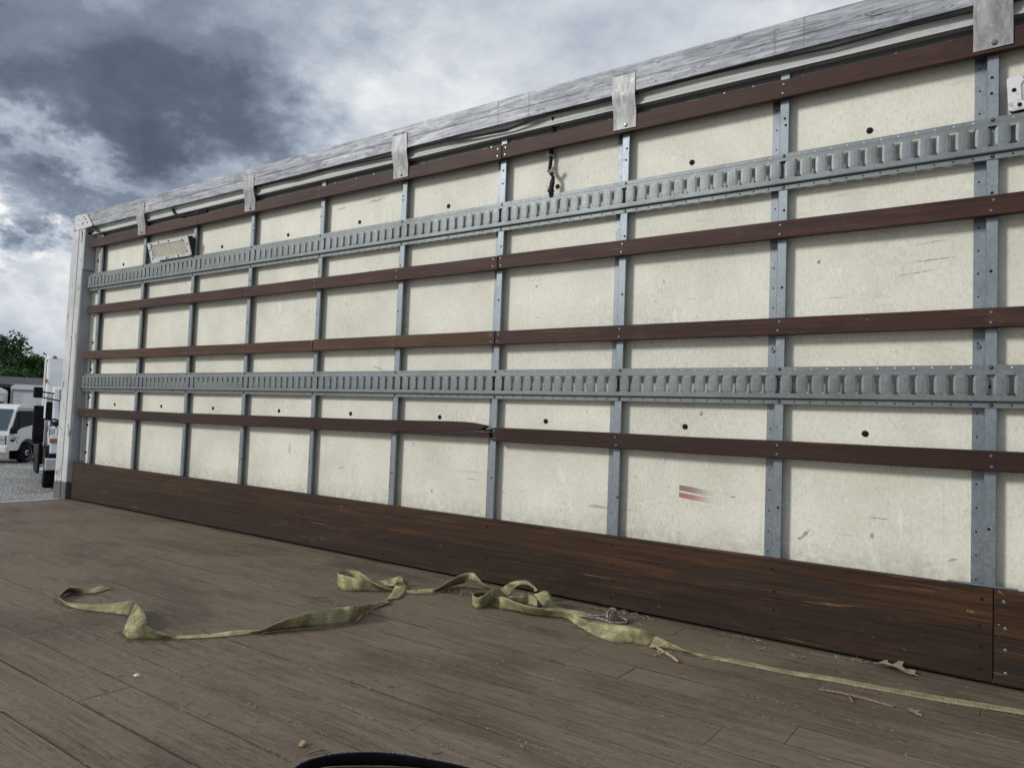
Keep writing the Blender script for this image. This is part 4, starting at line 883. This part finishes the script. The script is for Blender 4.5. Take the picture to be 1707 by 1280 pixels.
# ================================================================= vehicles and background
M['paint'] = mat('white_vehicle_paint', (.70, .71, .72), .28)
M['paint2'] = mat('white_box_panel', lambda t, b: t.set(b.inputs['Base Color'], t.mix(t.step(t.noise(t.map(coords(t), (1, 1, .3)), 3, 5, .6), .4, .7), (.66, .67, .68), (.52, .52, .52))), .45)
M['glass'] = mat('dark_window_glass', (.004, .006, .008), .06, spec=.35)
M['glass2'] = mat('blue_windscreen_glass', (.045, .07, .095), .05, spec=.8)
M['tyre'] = mat('tyre_rubber', (.010, .010, .010), .8, 0.0, .12)
M['chrome'] = mat('chrome', (.72, .73, .75), .12, 1.0)
M['rim'] = mat('silver_rim', (.62, .62, .62), .35, .3)
M['amber'] = mat('amber_lens', (.30, .085, .025), .3)
M['clear'] = mat('clear_lens', (.55, .58, .60), .12, .5)
M['vblack'] = mat('black_plastic', (.007, .007, .008), .5, 0.0, .15)
M['trim'] = mat('grey_seam', (.22, .22, .23), .5)

# --- small cab-over truck
tr = empty('cab_over_truck', (-27.65, 9.72, GZ), radians(-55)); tag(tr, 'small white cab-over truck parked on gravel, nearest the left photo edge', 'truck')
side = [(1.10, .52), (1.14, .60), (1.16, .98), (1.12, 1.28), (.80, 2.10), (.70, 2.24), (.5, 2.30), (-.30, 2.32), (-.42, 2.22), (-.44, .78), (-.40, .74), (-.46, .60)]
arch = [(.52 * cos(radians(a)), .42 + .52 * sin(radians(a))) for a in range(150, 15, -15)]
m = MB(); m.py(side[:-2] + [(-.44, .70)] + arch + [(.56, .52)], -.98, .98); m.build('cab', 'paint', tr, bevel=.03, seg=2)
m = MB(); m.py([(1.13, 1.32), (1.145, 1.31), (.825, 2.12), (.81, 2.13)], -.88, .88); m.build('windscreen', 'glass2', tr)
for s_ in (1, -1):
    ya, yb = (.972, .986) if s_ > 0 else (-.986, -.972)
    w_ = MB(); w_.py([(1.0, 1.30), (.74, 2.02), (.66, 2.08), (-.30, 2.08), (-.32, 1.52), (.4, 1.40), (.72, 1.30)], ya, yb); w_.build('side_window', 'glass', tr)
    d_ = MB(); 
    for a, b_ in (((-.37, .82), (-.37, 2.14)), ((-.37, 2.14), (.70, 2.14))): d_.tube([(a[0], .983 * s_, a[1]), (b_[0], .983 * s_, b_[1])], .012, 5)
    d_.tube([(.60, .985 * s_, 1.30), (.62, .985 * s_, 2.05)], .022, 5)
    d_.tube([(1.00, .983 * s_, 1.30), (.74, .983 * s_, .96), (.60, .983 * s_, .80)], .010, 5); d_.build('door_seam', 'vblack', tr)
    h_ = MB(); h_.box(.78, 1.02, .975 * s_ - .008, .975 * s_ + .016, .86, .96); h_.build('side_marker', 'vblack', tr, bevel=.015)
    mi = MB(); mi.box(.86, 1.06, 1.04 * s_ - .11, 1.04 * s_ + .11, 1.18, 1.42); mi = mi.build('mirror', 'vblack', tr, bevel=.04, seg=2)
    ar = MB(); ar.tube([(.80, .98 * s_, 2.0), (.78, 1.12 * s_, 1.9), (.80, 1.12 * s_, 1.45), (.92, 1.08 * s_, 1.38)], .016, 6); ar.build('mirror_arm', 'vblack', tr)
    wa = MB(); wa.wheel((0, .86 * s_, .40), .40, .24); wh = wa.build('wheel', 'tyre', tr, smooth=True)
    ri = MB(); n_ = 20; prof = [(.27, .128), (.25, .10), (.20, .085), (.12, .10), (.10, .135), (.0, .14)]
    ri.add([(q * cos(2 * pi * k / n_), (.86 + y_) * s_, .40 + q * sin(2 * pi * k / n_)) for q, y_ in prof for k in range(n_)], [(i * n_ + k, i * n_ + (k + 1) % n_, (i + 1) * n_ + (k + 1) % n_, (i + 1) * n_ + k) for i in range(5) for k in range(n_)])
    ri.build('rim', 'rim', wh, smooth=True)
    ho = MB()
    for k in range(6): ho.dome((.185 * cos(k * pi / 3), (.86 + .092) * s_, .40 + .185 * sin(k * pi / 3)), .042, .012, 8, (0, s_, 0))
    ho.dome((0, 1.0 * s_, .40), .06, .03, 10, (0, s_, 0)); ho.build('wheel_holes', 'vblack', wh, kind='stuff')
    fe = MB(); fe.py([(.50, .60)] + [(.56 * cos(radians(a)), .42 + .56 * sin(radians(a))) for a in range(20, 165, 12)] + [(-.56, .40), (-.52, .40)] + [(.52 * cos(radians(a)), .42 + .52 * sin(radians(a))) for a in range(160, 10, -12)], .97 * s_ - .02, .97 * s_ + .03); fe.build('wheel_arch', 'trim', tr)
    he = MB(); he.box(.98, 1.175, .62 * s_ - .22, .62 * s_ + .30, .74, 1.12); he.build('headlight', 'clear', tr, bevel=.03)
    in_ = MB(); in_.box(.99, 1.182, .78 * s_ - .12, .78 * s_ + .12, .93, .95); in_.box(.99, 1.182, .90 * s_ - .01, .90 * s_ + .01, .76, 1.1); in_.build('headlight_bar', 'vblack', tr)
m = MB(); m.box(1.0, 1.22, -.97, .97, .44, .70); m.build('bumper', 'paint', tr, bevel=.04, seg=2)
m = MB(); m.dome((.86, .981, 1.06), .075, .008, 12, (0, 1, 0)); m.build('badge', 'chrome', tr)
m = MB(); m.box(.50, 1.0, .98, .988, 1.005, 1.025); m.build('trim_strip', 'vblack', tr)
m = MB(); m.box(-5.5, .95, -.45, .45, .40, .74); m.box(-1.0, -.5, .5, .95, .42, .85); m.build('chassis', 'vblack', tr)
m = MB(); m.box(-6.0, -.9, -.9, .9, .74, .95); m.build('flat_bed', 'vblack', tr)
for y_ in (.78, -.78):
    w_ = MB(); w_.wheel((-3.6, y_, .40), .40, .42); w_.build('wheel', 'tyre', tr, smooth=True)
for y_ in (.88, -.88):
    m = MB(); m.tube([(-.47, y_, .7), (-.47, y_, 2.35)], .045, 8); m.build('rack_post', 'paint', tr)

# --- box truck behind
bx = empty('box_truck', (-30.05, 10.75, GZ), radians(-21)); tag(bx, 'white box body with rounded roof corner standing behind the small white truck', 'truck')
m = MB(); m.pz([(0, 0), (0, 2.4), (-5.5, 2.4), (-5.5, 0)], .95, 2.95); m.build('cargo_box', 'paint2', bx, bevel=.02)
m = MB(); m.px([(-.03, 2.95), (.03, 3.10), (.14, 3.17), (2.26, 3.17), (2.37, 3.10), (2.43, 2.95)], -5.5, .04); m.build('roof', 'paint', bx, bevel=.02, seg=2)
m = MB(); m.box(.0, .05, -.02, 2.42, 2.86, 2.94); m.box(.0, .05, -.01, .09, .95, 2.86); m.build('edge_rail', 'trim', bx)
m = MB(); m.box(-5.4, 1.3, .6, 1.8, .5, .94); m.build('chassis', 'vblack', bx)
for xx_ in (-4.2, 1.0):
    for yy_ in (.25, 2.15):
        w_ = MB(); w_.wheel((xx_, yy_, .42), .42, .3); w_.build('wheel', 'tyre', bx, smooth=True)
m = MB(); m.py([(.2, .8), (1.75, .8), (1.7, 1.3), (1.3, 2.1), (.2, 2.2)], .2, 2.2); m.build('cab', 'paint', bx, bevel=.04)
# --- van at the far left
vn = empty('box_truck', (-34.7, 12.3, GZ), radians(-21)); tag(vn, 'pale box body with a lettered strip, seen over the cab of the small truck', 'truck')
m = MB(); m.box(-5.5, 0, -4.1, -.05, 1.0, 2.98); m.build('cargo_box', 'paint2', vn, bevel=.03)
m = MB(); m.px([(-4.15, 2.75), (-4.0, 3.05), (-.2, 3.05), (.0, 2.75)], -5.5, .06); m.build('roof', 'paint', vn, bevel=.04)
m = MB(); m.box(.061, .075, -1.3, -.12, 2.42, 2.66); pn = m.build('name_panel', 'lampframe', vn)
m = MB()
for j in range(7): m.box(.0755, .079, -1.15 + j * .13, -1.08 + j * .13, 2.48, 2.60)
m.build('lettering', 'trim', pn)
m = MB(); m.box(.01, .06, -4.1, -.1, 2.0, 2.36); m.build('shadow_gap', 'vblack', vn)
m = MB(); m.box(-5.3, 1.0, -3.5, -.6, .4, 1.0); m.build('chassis', 'vblack', vn)
for xx_ in (-4.2, .6):
    for yy_ in (-3.6, -.5):
        w_ = MB(); w_.wheel((xx_, yy_, .42), .42, .3); w_.build('wheel', 'tyre', vn, smooth=True)

# --- big conventional tractor behind the corner post
tc = empty('semi_truck', (-16.85, 8.10, GZ), radians(-20)); tag(tc, 'tall white sleeper tractor half hidden behind the chipped white corner post', 'truck')
m = MB(); m.py([(-1.35, 1.15), (-1.35, 2.7), (-1.75, 3.40), (-2.1, 3.86), (-2.3, 3.95), (-4.0, 3.95), (-4.1, 3.85), (-4.1, 1.15)], -1.18, 1.18); m.build('sleeper', 'paint', tc, bevel=.07, seg=2)
m = MB(); m.px([(-1.185, 1.5), (-1.20, 1.5), (-1.20, 3.3), (-1.185, 3.3)], -2.2, -2.17); m.box(-3.9, -2.1, -1.20, -1.185, 2.68, 2.70); m.box(-2.09, -2.06, -1.2, -1.1, 3.0, 3.80); m.build('panel_seam', 'trim', tc)
m = MB(); m.box(-2.0, -1.9, -.98, -.93, 2.2, 3.5); m.build('panel_seam', 'trim', tc)
m = MB(); m.py([(-.20, 1.90), (-.25, 1.97), (-.85, 2.88), (-1.4, 2.95), (-1.4, 1.90)], -1.02, 1.02); m.build('cab', 'paint', tc, bevel=.05, seg=2)
m = MB(); m.py([(.05, .9), (-.15, 1.88), (-1.34, 1.88), (-1.34, .9)], -1.0, 1.0); m.build('cowl', 'vblack', tc, bevel=.03)
m = MB(); m.py([(-.235, 1.99), (-.80, 2.85), (-.83, 2.84), (-.265, 1.98)], -.86, .86); m.build('windscreen', 'glass2', tc); bpy.data.objects[-1] if False else None
for s_ in (1, -1):
    m = MB(); m.py([(-.36, 1.98), (-.82, 2.70), (-1.25, 2.74), (-1.25, 1.98)], 1.012 * s_, 1.028 * s_); m.build('side_window', 'glass', tc)
    m = MB(); m.box(-.66, -.54, 1.41 * s_ - .12, 1.41 * s_ + .12, 2.58, 2.90); m.build('mirror', 'vblack', tc, bevel=.03)
    m = MB(); m.tube([(-.6, 1.3 * s_, 2.76), (-.55, 1.0 * s_, 2.72)], .025, 6); m.tube([(-.6, 1.3 * s_, 2.60), (-.4, 1.0 * s_, 2.54), (-.3, .8 * s_, 2.50)], .022, 6); m.build('mirror_arm', 'vblack', tc)
    m = MB(); m.pz([(.25, 1.27), (.35, 1.27), (.35, 1.52), (.25, 1.52)], 1.50, 2.36) if s_ > 0 else m.pz([(.25, -1.52), (.35, -1.52), (.35, -1.27), (.25, -1.27)], 1.50, 2.36); m.build('fairing_mirror', 'vblack', tc, bevel=.06, seg=3)
    m = MB(); m.box(.75, .84, 1.17 * s_ - .08, 1.17 * s_ + .08, 2.0, 2.48); m.build('hood_mirror', 'vblack', tc, bevel=.05, seg=2)
    m = MB(); m.tube([(.3, 1.5 * s_, 1.98), (.5, 1.0 * s_, 1.98), (.7, .8 * s_, 1.9)], .03, 6); m.tube([(.8, 1.15 * s_, 2.02), (.85, .95 * s_, 1.75)], .018, 6); m.build('mirror_arm', 'vblack', tc)
    w_ = MB(); w_.wheel((0, 1.05 * s_, .50), .50, .28); wh = w_.build('wheel', 'tyre', tc, smooth=True)
    n_ = 20; prof = [(.30, .142), (.28, .11), (.2, .09), (.17, .15), (.10, .17), (.09, .22), (0, .23)]
    ri = MB(); ri.add([(q * cos(2 * pi * k / n_), (1.05 + y_) * s_, .50 + q * sin(2 * pi * k / n_)) for q, y_ in prof for k in range(n_)], [(i * n_ + k, i * n_ + (k + 1) % n_, (i + 1) * n_ + (k + 1) % n_, (i + 1) * n_ + k) for i in range(6) for k in range(n_)])
    ri.build('rim', 'chrome', wh, smooth=True)
    nu = MB()
    for k in range(10): nu.tube([(.15 * cos(k * .628), 1.17 * s_, .5 + .15 * sin(k * .628)), (.15 * cos(k * .628), 1.27 * s_, .5 + .15 * sin(k * .628))], .016, 6)
    nu.build('wheel_nuts', 'chrome', wh, kind='stuff')
    ar = [(.66 * cos(radians(a)), .5 + .66 * sin(radians(a))) for a in range(0, 181, 15)]
    ar2 = [(.57 * cos(radians(a)), .5 + .57 * sin(radians(a))) for a in range(180, -1, -15)]
    m = MB(); m.py(ar + ar2, .88 * s_, 1.2 * s_); m.build('fender', 'vblack', tc, bevel=.02)
    m = MB(); m.tube([(.28, .98 * s_, 1.22), (.28, .98 * s_, 1.26), (.28, .98 * s_, 1.72), (.28, .98 * s_, 1.78)], [.10, .15, .15, .08], 14); m.build('air_cleaner', 'chrome', tc, smooth=True)
    m = MB(); m.tube([(.2, 1.12 * s_, 1.9), (.5, 1.14 * s_, 1.55), (.62, 1.12 * s_, 1.25)], .022, 6); m.build('grab_bar', 'chrome', tc)
    m = MB(); m.py([(1.08, 1.02), (.98, 1.50), (.70, 1.56), (.70, 1.02)], .84 * s_, 1.10 * s_); hd_ = m.build('headlight', 'clear', tc, bevel=.03)
    m = MB(); m.py([(1.0, 1.33), (1.05, 1.33), (1.02, 1.45), (.97, 1.45)], .90 * s_, 1.11 * s_); m.build('turn_signal', 'amber', tc)
    m = MB(); m.box(1.02, 1.10, .86 * s_ - .02, .86 * s_ + .02, 1.04, 1.48); m.build('headlight_frame', 'vblack', tc)
    for z_, x_ in ((3.90, -2.15),): m = MB(); m.dome((x_ + .0, .98 * s_, z_ - .04), .07, .06, 10, (1, 0, .6)); m.dome((x_, 1.08 * s_, z_ - .12), .05, .05, 8, (1, 0, .6)); m.build('marker_light', 'amber', tc)
    m = MB(); m.dome((-1.55, 1.19 * s_, 3.12), .07, .03, 10, (.5, s_, 0)); m.build('marker_light', 'amber', tc)
    m = MB(); m.wheel((-2.6, 1.0 * s_, .62), .32, 1.3) if False else m.box(-3.4, -1.2, 1.02 * s_ - .15, 1.02 * s_ + .15, .45, 1.05); m.build('fuel_tank', 'chrome', tc, bevel=.13, seg=3)
    for xx_ in (-5.2, -6.5):
        w_ = MB(); w_.wheel((xx_, .95 * s_, .50), .50, .55); w_.build('wheel', 'tyre', tc, smooth=True)
    m = MB(); m.tube([(-4.25, 1.05 * s_, .9), (-4.25, 1.05 * s_, 3.9)], .07, 10); m.build('exhaust_stack', 'chrome', tc, smooth=True)
    m = MB(); m.box(-1.1, -.75, 1.02 * s_ - .16, 1.02 * s_ + .16, .35, 1.15); m.build('cab_step', 'vblack', tc, bevel=.02)
m = MB(); m.py([(1.05, .95), (1.0, 1.55), (.8, 1.72), (-.1, 1.98), (-.1, .95)], -.82, .82); m.build('hood', 'paint', tc, bevel=.06, seg=2)
m = MB(); m.py([(1.05, 1.05), (1.08, 1.05), (1.03, 1.56), (1.0, 1.56)], -.55, .55); m.build('grille', 'chrome', tc)
m = MB(); m.py([(1.12, .56), (1.26, .60), (1.24, .92), (1.0, .92), (1.0, .56)], -1.2, 1.2); m.build('bumper', 'chrome', tc, bevel=.03, seg=2)
m = MB(); m.box(.95, 1.15, -1.12, 1.12, .925, 1.02); m.box(-7, 1.0, -.5, .5, .6, 1.0); m.build('chassis', 'vblack', tc)
m = MB(); m.box(-3.3, -1.25, -1.30, -1.18, .30, 1.20); m.build('side_step', 'vblack', tc, bevel=.03)
m = MB(); m.box(-1.2, -1.1, -1.48, -1.18, 1.2, 1.95); m.build('mirror', 'vblack', tc, bevel=.04)
m = MB(); m.box(-6.9, -4.4, -1.25, -1.0, .5, 1.35); m.box(-7.0, -6.96, -1.25, -.65, .25, .95); m.build('mud_flap', 'vblack', tc)

# --- dark roofed shed
sh_ = empty('shed', (-44.5, 15.5, GZ)); tag(sh_, 'low open shed with a long dark grey roof in front of the trees', 'shed')
O = Vector((-44.5, 15.5, GZ))
M['roof'] = mat('dark_roof_sheet', lambda t, b: t.set(b.inputs['Base Color'], t.mix(t.step(t.noise(t.map(coords(t), (1, 1, 1)), 1.5, 4), .4, .6), (.035, .035, .038), (.065, .065, .07))), .6)
ax = Vector((.36, .93, 0)).normalized(); bx_ = Vector((-.93, .36, 0)).normalized()
def P3(a, b_, c_): return ax * a + bx_ * b_ + Vector((0, 0, c_))
m = MB(); vs = [P3(-16, -2, 3.30), (P3(8, -2, 3.42)), P3(8, 4, 3.98), P3(-16, 4, 3.98)]
m.add(vs + [v - Vector((0, 0, .18)) for v in vs], [(0, 1, 2, 3), (7, 6, 5, 4), (0, 4, 5, 1), (1, 5, 6, 2), (2, 6, 7, 3), (3, 7, 4, 0)]); m.build('roof', 'roof', sh_)
m = MB(); vs = [P3(-16, 3.9, 0), P3(8, 3.9, 0), P3(8, 4.0, 0), P3(-16, 4.0, 0)]; m.add(vs + [v + Vector((0, 0, 3.8)) for v in vs], [(0, 1, 5, 4), (1, 2, 6, 5), (2, 3, 7, 6), (3, 0, 4, 7)]); m.build('wall', 'vblack', sh_)
for j in range(7):
    m = MB(); m.tube([P3(-15.5 + j * 3.9, -1.8, 0), P3(-15.5 + j * 3.9, -1.8, 3.3)], .07, 6); m.build('post', 'vblack', sh_)

# --- trees
M['trunk'] = mat('tree_bark', (.07, .055, .04), .9)
def leafmat(name, a, b_):
    def f(t, b):
        c = coords(t)
        t.set(b.inputs['Base Color'], t.mix(t.step(t.noise(c, .9, 3), .35, .65), a, b_))
        b.inputs['Specular IOR Level'].default_value = .12
    return mat(name, f, .55)
M['leaf_a'] = leafmat('dark_green_leaves', (.020, .046, .013), (.050, .095, .026))
M['leaf_b'] = leafmat('mid_green_leaves', (.032, .062, .016), (.075, .125, .034))
def tree(loc, h, w, m_, label, seed, n=9500):
    rg = random.Random(seed); root = empty('tree', loc); tag(root, label, 'tree', 'trees behind the parked trucks')
    t_ = MB(); t_.tube([(0, 0, 0), (.1, 0, h * .3), (0, .15, h * .55), (.1, 0, h * .8)], [.30, .24, .17, .06], 8)
    br = []
    for k in range(11):
        a = rg.random() * 6.3; z0 = h * rg.uniform(.22, .6); L = w * rg.uniform(.35, .85); e = Vector((cos(a) * L, sin(a) * L, z0 + L * rg.uniform(.3, .8)))
        t_.tube([(0, 0, z0), (e.x * .5, e.y * .5, (z0 + e.z) / 2 + .1), e], [.10, .06, .02], 5); br.append(e)
    t_.build('trunk', 'trunk', root)
    cl = []
    for k in range(46):
        a = rg.random() * 6.3; q = rg.random() ** .5 * w * .92; zz_ = rg.random()
        prof = (1 - ((zz_ - .38) / .66) ** 2) ** .5 if abs((zz_ - .38) / .66) < 1 else .1
        cl.append((Vector((cos(a) * q * prof, sin(a) * q * prof, h * (.12 + .83 * zz_))), rg.uniform(.45, 1.05)))
    for e in br: cl.append((e, .8))
    vs = []; fs = []
    for i in range(n):
        c_, r = rg.choice(cl); d_ = Vector((rg.gauss(0, 1), rg.gauss(0, 1), rg.gauss(0, .8))).normalized() * r * (rg.random() ** .4)
        p = c_ + d_; s_ = rg.uniform(.09, .20)
        nrm = (d_.normalized() + Vector((rg.gauss(0, .6), rg.gauss(0, .6), rg.gauss(.3, .6)))).normalized(); u_ = nrm.orthogonal().normalized(); u_ = Matrix.Rotation(rg.random() * 6.3, 3, nrm) @ u_; v_ = nrm.cross(u_)
        o = len(vs); vs += [p - u_ * s_, p - v_ * s_ * .5 + nrm * s_ * .12, p + u_ * s_, p + v_ * s_ * .5 + nrm * s_ * .12]; fs.append((o, o + 1, o + 2, o + 3))
    me = bpy.data.meshes.new('crown'); me.from_pydata(vs, [], fs); me.materials.append(M[m_])
    o = bpy.data.objects.new('crown', me); COL.objects.link(o); o.parent = root
C0 = Vector((6.21385, -2.62210, 0))
for i, (a_, dist, h, w, m_, lb) in enumerate([
    (161.8, 66, 6.9, 3.6, 'leaf_a', 'dark green bushy tree at the left edge, behind the shed roof'),
    (160.2, 72, 7.6, 3.3, 'leaf_a', 'tallest dark green tree, between the left edge tree and the white sleeper'),
    (158.6, 74, 6.0, 2.8, 'leaf_b', 'lighter green tree sloping down beside the top of the white sleeper'),
    (164.6, 68, 7.6, 3.6, 'leaf_a', 'dark green tree beyond the left edge of the photo'),
    (157.2, 78, 5.4, 3.0, 'leaf_b', 'low green tree hidden behind the white sleeper and corner post'),
    (159.6, 62, 4.6, 2.8, 'leaf_b', 'low yellowish green bushy tree just above the dark shed roof')]):
    p = C0 + Vector((cos(radians(a_)), sin(radians(a_)), 0)) * dist
    tree((p.x, p.y, GZ), h, w, m_, lb, 40 + i)
